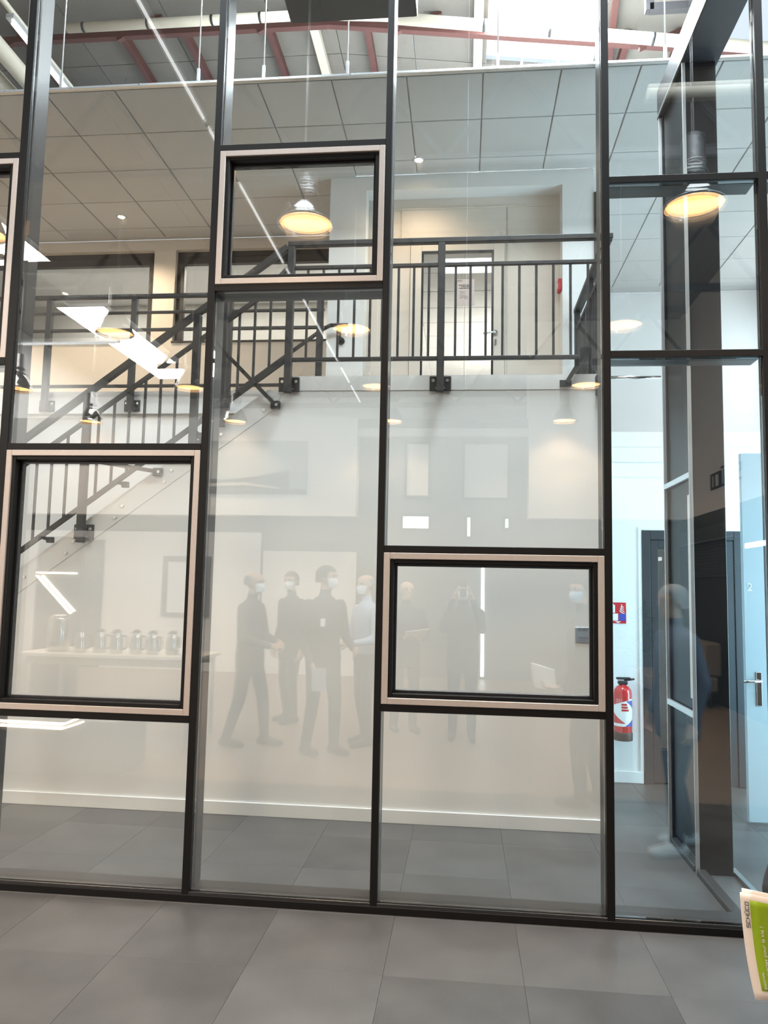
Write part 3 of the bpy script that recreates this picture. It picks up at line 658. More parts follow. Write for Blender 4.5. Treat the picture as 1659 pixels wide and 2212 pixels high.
# =================================================================== ROOF OF THE INNER HALL
def zroof(x): return 7.95 if x < -1.5 else 7.95-.127*(x+1.5)
rp = thing('ceiling_roof_inner', (-1, 3.5, 7.95), 'sloping roof lined with grey insulation boards above the inner hall', None, None, 'structure')
edges = [-8.1, -6.9, -5.7, -4.5, -3.35, -2.2, -1.5, -.62, .20, 1.40, 2.5, 3.3, 4.2]
for xa, xb in zip(edges[:-1], edges[1:]):
    sky = (xa == .20) or (xa == 2.5)
    for ya, yb in ((0.0, 4.35), (4.36, 6.9)):
        if sky and ya == 0.0 and xa == .20: continue
        if xa == 2.5 and ya > 1: continue
        za, zb = zroof(xa), zroof(xb)
        if xa == 2.5: yb = 3.0
        q = [(xa+.004, ya, za), (xb-.004, ya, zb), (xb-.004, yb, zb), (xa+.004, yb, za)]
        MB().add(q+[(a, b, c+.06) for a, b, c in q], [(0,1,2,3),(7,6,5,4),(0,4,5,1),(1,5,6,2),(2,6,7,3),(3,7,4,0)]).build('insulation_board', 'insulation', rp)
sk = thing('skylight', (.8, 2.2, 7.6), 'bright rooflight over the inner hall, between red steel beams', 'skylight')
q = [(.20, -.3, zroof(.2)+.10), (1.40, -.3, zroof(1.4)+.10), (1.40, 4.35, zroof(1.4)+.10), (.20, 4.35, zroof(.2)+.10)]
MB().add(q+[(a, b, c+.02) for a, b, c in q], [(0,1,2,3),(7,6,5,4),(0,4,5,1),(1,5,6,2),(2,6,7,3),(3,7,4,0)]).build('glazing', 'translucent_sheet', sk)
for xx in (.6, 1.0): MB().bar((xx, 0, zroof(xx)-.02), (xx, 4.35, zroof(xx)-.02), .03, .04).build('glazing_bar', 'silver_paint', sk)
sb = thing('steel_truss', (-1.5, 3.6, 7.74), 'red oxide roof beam crossing above the suspended ceiling', 'roof beam')
MB().bar((-8.0, 3.6, 7.74), (-1.5, 3.6, 7.74), .07, .07).build('chord', 'red_oxide', sb)
MB().bar((-1.5, 3.6, 7.74), (4.1, 3.6, 7.74-.127*5.6), .07, .07).build('chord', 'red_oxide', sb)
for xx in (-6.5, -5.2, -3.9, -2.3, -.8, 1.75, 3.2):
    MB().bar((xx, 3.6, zroof(xx)-.26), (xx+.5, 3.6, zroof(xx+.5)), .05, .05).build('web', 'red_oxide', sb)
for k, (xx, cr_) in enumerate(((-6.3, 0), (-5.1, 0), (-3.93, 0), (-3.2, 0), (-2.23, 0), (-1.12, 0), (1.66, 0), (2.2, 0), (3.2, 0))):
    z = zroof(xx)-.06
    ob = MB().bar((xx, 3.66, z), (xx, 6.8, z), .07, .10).build('purlin', 'red_oxide', at=(xx, 3.66, z))
    tag(ob, 'red oxide purlin running back under the roof, number %s from the left' % ['one','two','three','four','five','six','seven','eight','nine'][k], 'purlin', 'red roof purlins')
for k, xx in enumerate((-1.72, .10)):
    z = zroof(xx)-.068
    tag(MB().bbox(xx-.05, xx+.05, .3, 6.6, z-.05, z+.05, .006).build('cream_channel', 'cream_pipe', at=(xx, .3, z)), ['cream channel running back under the roof, above the third mullion bay', 'cream channel running back along the left edge of the rooflight'][k], 'channel', 'cream roof channels')
# cream pipe hung below the beam, with couplings
cp = thing('cream_pipe_run', (-1, 3.0, 7.3), 'long cream sprinkler pipe with dark couplings under the roof', 'pipe')
MB().tube((-4.15, 3.0, 7.385), (-1.80, 3.0, 7.38), .048, 14).build('pipe', 'cream_pipe', cp)
MB().tube((-1.78, 3.0, 7.375), (-.72, 3.0, 7.29), .030, 12).build('pipe', 'cream_pipe', cp)
MB().tube((-.72, 3.0, 7.29), (4.05, 3.0, 6.60), .055, 14).build('pipe', 'cream_pipe', cp)
for xx in (-3.97, -3.28, -2.6, -2.1): MB().tube((xx-.012, 3.0, 7.383), (xx+.012, 3.0, 7.383), .052, 14).build('coupling', 'rubber_black', cp)
for xx in (.15, .78, 1.75, 2.3):
    z = 7.29-(xx+.72)*.1447
    MB().tube((xx-.012, 3.0, z), (xx+.012, 3.0, z-.003), .059, 14).build('coupling', 'rubber_black', cp)
for k, (xx, zz, r) in enumerate(((-4.75, 7.05, .09), (-5.15, 7.1, .13), (-4.45, 7.2, .03))):
    tag(MB().tube((xx, 1.0, zz), (xx, 6.5, zz), r, 18).build('roof_duct', 'cream_pipe', at=(xx, 1.0, zz)), ['cream pipe running back at the top left under the roof', 'wide cream duct at the far top left under the roof', 'thin cream pipe beside the ducts at the top left'][k], 'duct', 'ducts at the upper left')
tb_ = thing('batten_light', (-2.7, 3.5, 7.0), 'slim white strip light hanging among the roof pipes', 'strip light')
MB().bbox(-4.30, -4.22, 2.2, 4.9, 6.88, 6.93, .004).build('body', 'silver_paint', tb_)
for yy in (2.5, 4.6): MB().tube((-4.26, yy, 6.93), (-4.26, yy, 7.949), .004, 6).build('wire', 'silver_paint', tb_)
MB().tube((-4.26, 2.25, 6.862), (-4.26, 4.85, 6.862), .016, 10).build('tube', 'tube_light', tb_)
vb = thing('ventilation_box', (-.82, 1.0, 5.7), 'dark box hanging above the third mullion at the top edge', 'ventilation box')
MB().bbox(-1.28, -.372, .62, 1.0, 5.715, 6.05, .006).build('housing', 'duct_board', vb)
MB().bbox(-.3715, -.366, .62, 1.0, 5.715, 6.05, .001).build('edge_trim', 'aluminium', vb)
for xx in (-1.2, -.45): MB().tube((xx, .8, 6.05), (xx, .8, zroof(xx)-.01), .008, 8).build('hanger', 'silver_paint', vb)
# dark portal beams at the upper right
db = thing('steel_portal', (1.9, 1.5, 6.3), 'dark red steel bracket frame hanging under the roof at upper right', 'roof beam')
MB().bar((1.62, 2.6, 7.45), (1.62, 2.6, 6.9), .07, .07).bar((1.62, 2.6, 6.93), (2.05, 2.6, 6.93), .07, .07).bar((2.05, 2.6, 6.9), (2.35, 2.6, 7.4), .07, .07).build('bracket', 'dark_steel', db)
MB().bar((1.35, 2.4, 7.5), (1.55, 4.2, 7.5), .06, .10).build('strut', 'red_oxide', db)

# =================================================================== SHOWROOM (camera side): walls, roof, skylight, trusses
XS = 3.95
YK = -10.5
S('wall_right', MB().box(XS, XS+.12, -16.2, -.25, 2.99, 7.0), 'white_plaster', 'white upper right wall of the showroom')
S('wall_right_lower', MB().box(XS+.001, XS+.12, -16.2, -.25, 0, 2.989), 'black_wall', 'black lower right wall of the showroom')
S('wall_left', MB().box(-9.2, -9.08, -16.2, 0, 0, 7.0), 'white_plaster', 'white left wall of the showroom')
S('wall_rear', MB().box(-9.2, 4.1, -16.2, -16.08, 0, 7.0), 'white_plaster', 'white end wall of the showroom')
pw_ = S('wall_partition', MB().box(-9.08, 3.949, YK-.15, YK, 0, 2.989).box(-2.03, 1.18, YK-.15, YK, 2.989, 4.55), 'grey_wall', 'grey partition wall at the back of the showroom')
S('wall_partition_upper', MB().box(-9.08, -2.03, YK-.15, YK+.35, 2.99, 4.88).box(1.18, 3.949, YK-.15, YK+.35, 2.99, 6.7), 'white_plaster', 'white boxed upper walls either side of the showroom recess')
S('trim_8', MB().box(-2.029, 1.179, YK-.15, YK+.2, 4.551, 4.70), 'white_plaster', 'white ledge over the showroom recess').data
S('trim_9', MB().box(-2.029, 1.179, YK-.15, YK+.25, 4.701, 4.87), 'grey_wall', 'grey header over the showroom recess')
S('wall_partition_low', MB().bbox(-3.85, -2.035, YK+.001, YK+.06, 0, 2.33, .004).bbox(-9.0, -3.9, YK+.001, YK+.05, 0, 2.68, .004), 'white_plaster', 'white low wall panels at the back of the showroom')
def wind(n, xa, xb, za, zb, m, label, fr='anthracite'):
    wn = thing('window_%d' % n, ((xa+xb)/2, YK+.03, za), label, None, None, 'structure')
    t = .05
    MB().bbox(xa-t, xa, YK+.001, YK+.05, za-t, zb+t, .003).bbox(xb, xb+t, YK+.001, YK+.05, za-t, zb+t, .003).bbox(xa, xb, YK+.001, YK+.05, zb, zb+t, .003).bbox(xa, xb, YK+.001, YK+.05, za-t, za, .003).build('window_frame', fr, wn)
    MB().box(xa, xb, YK+.008, YK+.02, za, zb).build('pane', m, wn)
wind(4, -1.10, -.69, 3.43, 4.43, 'blind_white', 'tall pale window in the showroom recess')
wind(5, 0.0, .81, 3.40, 4.43, 'blind_white', 'wide pale window in the showroom recess')
wind(6, -1.16, -.67, 2.80, 3.03, 'tube_light', 'low bright window slot in the showroom recess')
wind(7, .06, .12, 2.66, 3.02, 'tube_light', 'narrow bright slot left in the showroom recess')
wind(8, .77, .83, 2.83, 3.0, 'tube_light', 'narrow bright slot right in the showroom recess')
wn = thing('window_9', (-5.5, YK+.08, 1.03), 'dark framed window in the low white wall of the showroom', None, None, 'structure')
MB().bbox(-5.88, -5.78, YK+.051, YK+.09, 1.03, 2.2, .003).bbox(-4.98, -4.88, YK+.051, YK+.09, 1.03, 2.2, .003).bbox(-5.78, -4.98, YK+.051, YK+.09, 2.1, 2.2, .003).bbox(-5.78, -4.98, YK+.051, YK+.09, 1.03, 1.10, .003).build('window_frame', 'grey_wall', wn)
MB().box(-5.78, -4.98, YK+.052, YK+.07, 1.10, 2.10).build('pane', 'blind_white', wn)
dr = thing('door_4', (-7.5, YK+.06, 0), 'grey door in the low white wall at the left of the showroom', None, None, 'structure')
MB().bbox(-7.9, -7.1, YK+.051, YK+.09, .002, 2.5, .004).build('door_leaf', 'grey_wall', dr)
MB().path([(-7.2, YK+.09, 1.05), (-7.2, YK+.14, 1.05), (-7.35, YK+.14, 1.05)], .01, 8).build('lever', 'chrome', dr)
# upright light gap
lg = tag(MB().bbox(.335, .395, YK+.001, YK+.03, .05, 2.15, .004).build('light_column', 'led_white', at=(.365, YK+.01, .05)), 'upright white light line at the back of the showroom', 'light')
# large landscape print
pr_ = thing('wall_print', (-4.05, YK+.36, 3.4), 'large grey landscape print on the white upper wall of the showroom', 'picture')
MB().bbox(-5.12, -2.98, YK+.351, YK+.375, 3.40, 4.42, .003).build('board', 'print_sky', pr_)
MB().prism([(-5.12, 3.401), (-2.981, 3.401), (-2.981, 3.48), (-3.1, 3.5), (-3.30, 3.48), (-3.32, 3.86), (-4.0, 3.72), (-4.6, 3.66), (-5.12, 3.70)], 'y', YK+.3755, YK+.379).build('printed_hall', 'print_dark', pr_)
MB().prism([(-5.12, 3.58), (-4.2, 3.62), (-3.5, 3.52), (-3.5, 3.49), (-4.2, 3.56), (-5.12, 3.52)], 'y', YK+.3795, YK+.382).build('printed_road', 'print_light', pr_)
# logo letters on the right wall
lg2 = thing('wall_lettering', (XS, -7.9, 3.35), 'dark square-cut logo letters on the white right wall of the showroom', 'lettering')
for i, ch in enumerate('SCHUCO'):
    k_ = .22/1.4; q = MB()
    for st in GLY[ch]:
        pts = [Vector((XS-.012, -7.25-(i*1.5+p[0])*k_, 3.34+p[1]*k_)) for p in st]
        for a, b in zip(pts[:-1], pts[1:]): q.bar(a, b, .032, .02, (1, 0, 0), ext=.016)
    q.build('letter', 'ink_black', lg2)
# roof of the showroom with the rooflight strip
rs = thing('ceiling_roof_showroom', (-2, -8, 6.75), 'flat roof of insulation boards over the showroom', None, None, 'structure')
xe = [-9.2, -8.3, -7.45, -6.5, -5.2, -3.9, -3.0, -1.3, 0, 1.5, 2.65, 3.8, 4.07]
for xa, xb in zip(xe[:-1], xe[1:]):
    for ya, yb in ((-16.2, -13.7), (-13.7, -8.75), (-8.75, -6.85), (-6.85, -4.95), (-4.95, -1.32), (-1.32, -.36), (-.36, 0)):
        if xa == -7.45 and ya in (-13.7, -6.85): continue
        if -3.01 < xa < 3.7 and ya == -1.32: continue
        MB().box(xa+.004, xb-.004, ya+.004, yb-.004, 6.75, 6.82).build('insulation_board', 'insulation', rs)
for k, (xa, xb, ya, yb) in enumerate(((-7.45, -6.5, -13.7, -4.95), (-3.0, 3.8, -1.32, -.36))):  # second strip is added out of view to carry the front fill
    s_ = thing('skylight', ((xa+xb)/2, (ya+yb)/2, 6.9), ['long rooflight strip over the left of the showroom', 'rooflight strip across the showroom roof just in front of the glass'][k], 'skylight')
    MB().box(xa, xb, ya, yb, 6.86, 6.88).build('glazing', 'translucent_sheet', s_)
    n_ = int((yb-ya)/.62) if k == 0 else 0
    for j in range(n_+1 if k == 0 else 0):
        y_ = ya+(yb-ya)*j/n_; MB().bbox(xa, xb, y_-.012, y_+.012, 6.69, 6.72, .003).build('glazing_bar', 'silver_paint', s_)
for k, y_ in enumerate((-2.9, -6.2, -9.6, -12.8)):
    t_ = thing('roof_truss', (-2.6, y_, 6.0), 'dark lattice truss across the showroom roof, %s from the glass wall' % ['nearest', 'second', 'third', 'farthest'][k], 'truss', 'showroom roof trusses')
    MB().bar((-5.8, y_, 6.68), (3.9, y_, 6.68), .10, .12).build('chord', 'dark_steel', t_)
    MB().bar((-5.8, y_, 5.75), (3.9, y_, 5.75), .08, .10).build('chord', 'dark_steel', t_)
    for j in range(7):
        xa = -5.7+j*1.37
        MB().bar((xa, y_, 5.78), (xa+.685, y_, 6.65), .05, .05).build('web', 'dark_steel', t_)
        MB().bar((xa+.685, y_, 6.65), (xa+1.37, y_, 5.78), .05, .05).build('web', 'dark_steel', t_)
ctr = thing('light_track', (-2.79, -8, 6.56), 'long pale light track under the showroom roof', 'light track')
MB().bbox(-2.83, -2.75, -16.0, -.6, 6.58, 6.63, .004).build('rail', 'silver_paint', ctr)
MB().bbox(-2.805, -2.775, -15.9, -.7, 6.572, 6.5795, .001).build('light_line', 'tube_light', ctr)
for k in range(6): MB().tube((-2.79, -15+2.8*k, 6.63), (-2.79, -15+2.8*k, 6.7495), .006, 6).build('hanger', 'silver_paint', ctr)
tag(MB().tube((1.30, -1.3, 5.30), (3.9, -1.3, 5.30), .05, 14).build('roof_pipe', 'cream_pipe', at=(2.6, -1.3, 5.30)), 'cream pipe under the showroom roof near the glass', 'pipe')
for k, (yy, zz) in enumerate(((-5.0, 5.9), (-8.6, 5.9))):
    b_ = thing('strip_light', (-7.2, yy, zz), ['nearer lit strip light hanging at the left of the showroom', 'farther lit strip light hanging at the left of the showroom'][k], 'strip light')
    MB().bbox(-8.2, -6.1, yy-.06, yy+.06, zz, zz+.06, .005).build('body', 'silver_paint', b_)
    MB().tube((-8.15, yy, zz-.018), (-6.15, yy, zz-.018), .017, 10).build('tube', 'tube_light', b_)
    for xx in (-8.0, -6.3): MB().tube((xx, yy, zz+.06), (xx, yy, 6.74), .004, 6).build('wire', 'silver_paint', b_)

# =================================================================== PENDANT LAMPS (regular grid)
def make_lamp():
    r_ = thing('pendant_lamp', (0, 0, 0))
    MB().lathe([(.232, 0), (.236, .006), (.228, .012), (.215, .05), (.185, .12), (.150, .18), (.118, .225), (.100, .25), (.097, .25), (.112, .222), (.146, .176), (.180, .117), (.210, .048), (.222, .012)], (0,0,0), 40, False).build('shade', 'lamp_shade', r_)
    MB().lathe([(.0001, .030), (.208, .030), (.210, .038), (.0001, .042)], (0,0,0), 40, False).build('diffuser', 'lamp_glow', r_)
    MB().lathe([(.222, -.008), (.238, -.008), (.240, .004), (.222, .004)], (0,0,0), 40, False).build('rim', 'lamp_shade', r_)
    MB().lathe([(.102, .25), (.106, .262), (.100, .275), (.088, .28), (.088, .33), (.094, .335), (.094, .35), (.088, .355), (.088, .56), (.07, .575), (.02, .58)], (0,0,0), 28).build('housing', 'lamp_metal', r_)
    MB().tube((0, 0, .58), (0, 0, 2.045), .006, 8).build('suspension', 'silver_paint', r_)
    l = bpy.data.lights.new('pendant_light', 'SPOT'); l.energy = 185; l.color = (1.0, .71, .45); l.spot_size = 2.3; l.spot_blend = .6; l.shadow_soft_size = .18
    lo = bpy.data.objects.new('pendant_light', l); COL.objects.link(lo); lo.parent = r_; lo.location = (0, 0, -.02)
    return r_
proto = make_lamp()
LX = (1.775, -1.35, -4.28, -7.12); LY = (-1.845, -4.65, -7.27, -9.72)
lname = ('right-hand', 'second-from-right', 'third-from-right', 'left-hand'); rname = ('nearest the glass', 'second from the glass', 'third from the glass', 'by the back wall')
first = True
for i, x in enumerate(LX):
    for j, y in enumerate(LY):
        o = proto if first else copy_tree(proto); first = False
        o.location = (x, y, 4.7)
        tag(o, 'industrial pendant lamp with glowing amber disc, %s row, %s' % (lname[i], rname[j]), 'pendant lamp', 'pendant lamps in the showroom')

# =================================================================== SHOWROOM FURNITURE
ct = thing('coffee_table', (-3.75, -4.1, 0), 'pale serving table with thin legs left of the standing group', 'table')
MB().bbox(-4.75, -2.75, -4.55, -3.65, .86, .90, .005).build('table_top', 'counter_white', ct)
for xx in (-4.68, -2.82):
    for yy in (-4.48, -3.72): MB().bbox(xx-.02, xx+.02, yy-.02, yy+.02, 0, .86, .003).build('leg', 'silver_paint', ct)
MB().bbox(-4.66, -2.84, -3.73, -3.71, .78, .86, .003).bbox(-4.66, -2.84, -4.49, -4.47, .78, .86, .003).build('apron', 'counter_white', ct)
def jug():
    j = thing('thermos_jug', (0, 0, 0))
    MB().lathe([(.062, 0), (.068, .01), (.070, .05), (.066, .15), (.055, .19), (.040, .21), (.040, .225)], (0,0,0), 24).build('body', 'steel_jug', j)
    MB().lathe([(.042, .225), (.044, .24), (.03, .255), (.012, .26)], (0,0,0), 20).build('lid', 'rubber_black', j)
    MB().path([(.06, 0, .19), (.105, 0, .185), (.115, 0, .12), (.10, 0, .05), (.068, 0, .045)], .009, 8).build('handle', 'rubber_black', j)
    MB().bar((-.04, 0, .215), (-.07, 0, .225), .03, .014).build('spout', 'steel_jug', j)
    return j
jp = jug(); nm = ('first from the left', 'second from the left', 'third from the left', 'fourth from the left', 'fifth from the left', 'last on the right')
for k in range(6):
    o = jp if k == 0 else copy_tree(jp)
    o.location = (-4.15+.205*k, -3.86-.04*(k % 2), .90); o.rotation_euler[2] = -.5+.2*k
    tag(o, 'steel thermos jug on the serving table, %s' % nm[k], 'thermos', 'thermos jugs on the serving table')
cu = thing('coffee_urn', (-4.45, -3.95, .90), 'tall steel drinks urn at the left end of the serving table', 'urn')
MB().lathe([(.11, 0), (.115, .02), (.115, .34), (.10, .38), (.04, .40)], (-4.45, -3.95, .90), 28).build('body', 'steel_jug', cu)
MB().path([(-4.45, -3.835, 1.0), (-4.45, -3.79, 1.0), (-4.45, -3.79, .96)], .012, 8).build('tap', 'rubber_black', cu)
for k in range(4):
    c_ = thing('coffee_cup', (-2.98+.1*(k % 2), -3.8-.1*(k//2), .90), 'white cup on the serving table, %s' % ('front left', 'front right', 'rear left', 'rear right')[k], 'cup', 'cups on the serving table')
    MB().lathe([(.025, 0), (.036, .02), (.04, .08), (.037, .08), (.033, .02), (.001, .01)], c_.location, 18, False).build('body', 'sign_white', c_)
    MB().path([Vector(c_.location)+Vector(p) for p in ((.037, 0, .065), (.058, 0, .055), (.055, 0, .03), (.035, 0, .025))], .005, 6).build('handle', 'sign_white', c_)
# display plinth with folded LED lines
pd = thing('display_plinth', (-3.4, -2.2, 0), 'low dark display plinth with folded warm light lines on its edge', 'plinth')
MB().bbox(-4.9, -2.95, -3.0, -2.35, 0, .47, .01).build('body', 'grey_wall', pd)
MB().bar((-4.9, -2.34, .455), (-3.43, -2.34, .435), .012, .016).bar((-3.43, -2.34, .435), (-3.28, -2.34, .50), .012, .016).build('light_line', 'led_warm', pd)
MB().bar((-4.9, -2.34, .42), (-3.43, -2.34, .40), .012, .016).bar((-3.43, -2.34, .40), (-3.26, -2.34, .46), .012, .016).build('light_line', 'led_warm', pd)
zf = thing('zigzag_lamp', (-5.7, -6.0, 0), 'tall dark stand carrying a zigzag of warm light tubes', 'lamp')
MB().bbox(-6.0, -5.35, -6.2, -6.1, 0, 2.3, .01).build('panel', 'grey_wall', zf)
MB().tube((-5.98, -6.08, 1.78), (-5.40, -6.08, 1.78), .012, 8).build('light_tube', 'led_warm', zf)
MB().tube((-5.98, -6.08, 1.74), (-5.45, -6.08, 1.22), .012, 8).build('light_tube', 'led_warm', zf)
MB().tube((-5.90, -6.08, 1.74), (-5.40, -6.08, 1.25), .012, 8).build('light_tube', 'led_warm', zf)
ll = thing('light_bar', (3.0, -6.0, 2.6), 'horizontal white light bar on the right wall of the showroom', 'light')
MB().bbox(3.86, 3.949, -6.9, -5.3, 2.30, 2.38, .004).build('housing', 'aluminium', ll)
MB().bbox(3.845, 3.8595, -6.88, -5.32, 2.305, 2.375, .002).build('diffuser', 'led_white', ll)
# roller shutter display on the black wall
rsu = thing('shutter_display', (3.9, -8.6, 1.4), 'dark slatted roller shutter display on the black showroom wall', 'shutter')
MB().bbox(3.80, 3.949, -9.9, -7.2, 2.50, 2.72, .006).build('shutter_box', 'anthracite', rsu)
MB().bbox(3.78, 3.799, -9.9, -7.2, 2.49, 2.505, .002).build('edge_line', 'aluminium', rsu)
sl_me = MB().bbox(-.012, .012, -1.32, 1.32, -.022, .022, .005).mesh('slat', 'anthracite')
for k in range(11): inst('slat', sl_me, (3.90, -8.55, 2.46-.05*k), rsu)
MB().bbox(3.87, 3.949, -9.93, -9.88, .5, 2.5, .003).bbox(3.87, 3.949, -7.22, -7.17, .5, 2.5, .003).build('guide_rail', 'anthracite', rsu)
so = thing('bench_seat', (3.2, -8.5, 0), 'low upholstered bench against the black showroom wall', 'bench')
MB().bbox(2.75, 3.75, -9.2, -7.8, .22, .45, .03).build('cushion', 'sofa_cloth', so)
MB().bbox(3.55, 3.80, -9.2, -7.8, .455, .95, .03).build('backrest', 'sofa_cloth', so)
for xx in (2.85, 3.65):
    for yy in (-9.1, -7.9): MB().tube((xx, yy, 0), (xx, yy, .22), .02, 10).build('leg', 'rubber_black', so)
pp = thing('potted_plant', (3.0, -9.75, 0), 'leafy green plant in a dark pot in the showroom corner', 'plant')
MB().lathe([(.16, 0), (.20, .05), (.23, .40), (.20, .40), (.18, .36), (.001, .36)], (3.0, -9.75, 0), 24, False).build('pot', 'rubber_black', pp)
MB().tube((3.0, -9.75, .36), (3.0, -9.75, 1.3), .018, 8).build('stem', 'sofa_cloth', pp)
lm = MB().add([(0,0,0),(.05,.035,.02),(.13,.03,.03),(.19,0,0),(.13,-.03,.03),(.05,-.035,.02),(.1,0,.045)], [(0,1,6),(1,2,6),(2,3,6),(3,4,6),(4,5,6),(5,0,6)]).mesh('leaf', 'leaf_green')
for k in range(130):
    t = random.random(); a = random.uniform(0, 2*PI); r_ = (.04+.22*math.sin(PI*t*.9+.2))*random.uniform(.3, 1)
    o = inst('leaf', lm, (3.0+r_*math.cos(a), -9.75+r_*math.sin(a), .55+1.0*t), pp, (random.uniform(-.5, .5), random.uniform(-.8, .3), a)); o.scale = (1.2,)*3

# =================================================================== PEOPLE
def capsule(mb, a, b, ra, rb, n=12, m=4):
    a = Vector(a); b = Vector(b); d = b-a
    d = d.normalized() if d.length > 1e-6 else Vector((0,0,1))
    rf = Vector((0,0,1)) if abs(d.z) < .9 else Vector((1,0,0)); u = d.cross(rf).normalized(); v = d.cross(u).normalized()
    rings = []
    for k in range(m+1):
        t = -PI/2+PI/2*k/m; rings.append((a+d*(ra*math.sin(t)), ra*math.cos(t)))
    for k in range(m+1):
        t = PI/2*k/m; rings.append((b+d*(rb*math.sin(t)), rb*math.cos(t)))
    rings[0] = (rings[0][0], ra*.02); rings[-1] = (rings[-1][0], rb*.02)
    vs = [c+(u*math.cos(2*PI*i/n)+v*math.sin(2*PI*i/n))*r for c, r in rings for i in range(n)]
    fs = [(j*n+i, j*n+(i+1)%n, (j+1)*n+(i+1)%n, (j+1)*n+i) for j in range(len(rings)-1) for i in range(n)]
    fs += [tuple(reversed(range(n))), tuple((len(rings)-1)*n+i for i in range(n))]
    mb.add(vs, fs, True)
def loft(mb, rings, n=20):
    vs = []
    for (x, y, z, rx, ry) in rings:
        for i in range(n): vs.append((x+rx*math.cos(2*PI*i/n), y+ry*math.sin(2*PI*i/n), z))
    fs = [(j*n+i, j*n+(i+1)%n, (j+1)*n+(i+1)%n, (j+1)*n+i) for j in range(len(rings)-1) for i in range(n)]
    fs += [tuple(reversed(range(n))), tuple((len(rings)-1)*n+i for i in range(n))]
    mb.add(vs, fs, True)
def remesh(mb, vox, smooth=4):
    me = mb.mesh('tmp', 'rubber_black'); ob = bpy.data.objects.new('tmp', me); COL.objects.link(ob)
    md = ob.modifiers.new('r', 'REMESH'); md.mode = 'VOXEL'; md.voxel_size = vox
    ms = ob.modifiers.new('s', 'SMOOTH'); ms.factor = .5; ms.iterations = smooth
    dg = bpy.context.evaluated_depsgraph_get(); r = bpy.data.meshes.new_from_object(ob.evaluated_get(dg))
    bpy.data.objects.remove(ob); bpy.data.meshes.remove(me); return r
def person(label, loc, rz, top, legs, shoe, skin, hair, hairstyle='short', mask=None, arms=None, head_yaw=0.0, step=.06, jacket=True, scale=1.0, group=None, collar=None, lean=0.0):
    root = thing('person', loc, label, 'person', group, None, rz)
    segs = []        # (a, b, ra, rb, material)
    body = MB(); hand = MB()
    def cap(mb, a, b, ra, rb, m, n=12): capsule(mb, a, b, ra, rb, n); segs.append((Vector(a), Vector(b), ra, rb, m))
    # legs
    for s_ in (-1, 1):
        st = s_*step
        hip = (s_*.092, 0, .90); knee = (s_*.10, .03+st*.5, .50); ank = (s_*.105, -.02+st, .10)
        cap(body, hip, knee, .090, .066, legs); cap(body, knee, ank, .066, .050, legs)
        cap(body, (s_*.105, -.06+st, .047), (s_*.112, .05+st, .047), .046, .044, shoe); cap(body, (s_*.112, .05+st, .042), (s_*.118, .155+st, .036), .043, .036, shoe)
    j = .012 if jacket else 0
    loft(body, [(0, 0, .74 if jacket else .84, .165+j, .118+j), (0, 0, .90, .178+j, .128+j), (0, 0, 1.04, .158+j, .115+j), (0, .005+lean*.1, 1.20, .172+j, .122+j), (0, lean*.3, 1.34, .190+j, .120+j), (0, lean*.35, 1.42, .165, .100), (0, lean*.4, 1.475, .085, .075)])
    for z in (.80, .9, 1.0, 1.1, 1.2, 1.3, 1.38, 1.43): segs.append((Vector((-.06, 0, z)), Vector((.06, 0, z)), .125, .125, legs if (z < .93 and not jacket) else top))
    cap(body, (0, lean*.4, 1.46), (0, .012+lean*.45, 1.56), .058, .054, skin)
    if collar: segs.append((Vector((-.02, .0, 1.485)), Vector((.02, .0, 1.485)), .075, .075, collar))
    # head (turned on the neck)
    Rh = Matrix.Rotation(head_yaw, 3, 'Z'); hc = Vector((0, .02+lean*.45, 1.655))
    def H(p): return hc+Rh @ Vector(p)
    cap(body, H((0, -.025, .03)), H((0, .025, .03)), .082, .078, skin, 16)
    cap(body, H((0, .03, -.02)), H((0, .045, -.065)), .066, .044, skin)
    cap(body, H((0, .095, .005)), H((0, .112, -.022)), .010, .014, skin, 8)
    for s_ in (-1, 1): cap(body, H((s_*.080, -.005, .015)), H((s_*.080, -.01, -.025)), .014, .010, skin, 8)
    # arms and hands
    arms = arms or {}
    for s_, key in ((-1, 'L'), (1, 'R')):
        el, wr, fdir, pdir = arms.get(key, ((s_*.27, -.04, 1.12), (s_*.27, .05, .87), (0, .15, -1), (-s_, .2, 0)))
        sh = (s_*.188, lean*.3, 1.395)
        cap(body, sh, el, .062, .050, top); wr = Vector(wr); elv = Vector(el)
        cap(body, el, elv+(wr-elv)*.92, .050, .036, top); cap(body, elv+(wr-elv)*.85, wr, .029, .026, skin)
        f = Vector(fdir).normalized(); pn = Vector(pdir); pn = (pn-f*pn.dot(f)).normalized(); sd = f.cross(pn)*(-s_)     # sd: towards the thumb
        kn = wr+f*.085
        for q_, (off, ln, rr) in enumerate(((.030, .074, .0088), (.010, .082, .0092), (-.010, .076, .0088), (-.029, .060, .0080))):
            k0 = kn+sd*off
            cap(hand, wr+sd*off*.55, k0, .0135, .0125, skin, 8)
            k1 = k0+(f*.80+pn*.45).normalized()*ln*.5; k2 = k1+(f*.35+pn*.85).normalized()*ln*.5
            cap(hand, k0, k1, rr+.0008, rr, skin, 8); cap(hand, k1, k2, rr, rr*.82, skin, 8)
        t0 = wr+f*.025+sd*.024; t1 = t0+(f*.55+sd*.75+pn*.25).normalized()*.042; t2 = t1+(f*.8+sd*.2+pn*.45).normalized()*.034
        cap(hand, wr+f*.01, t0, .015, .014, skin, 8); cap(hand, t0, t1, .013, .0105, skin, 8); cap(hand, t1, t2, .0105, .0085, skin, 8)
    me1 = remesh(body, .0145, 5); me2 = remesh(hand, .0046, 3)
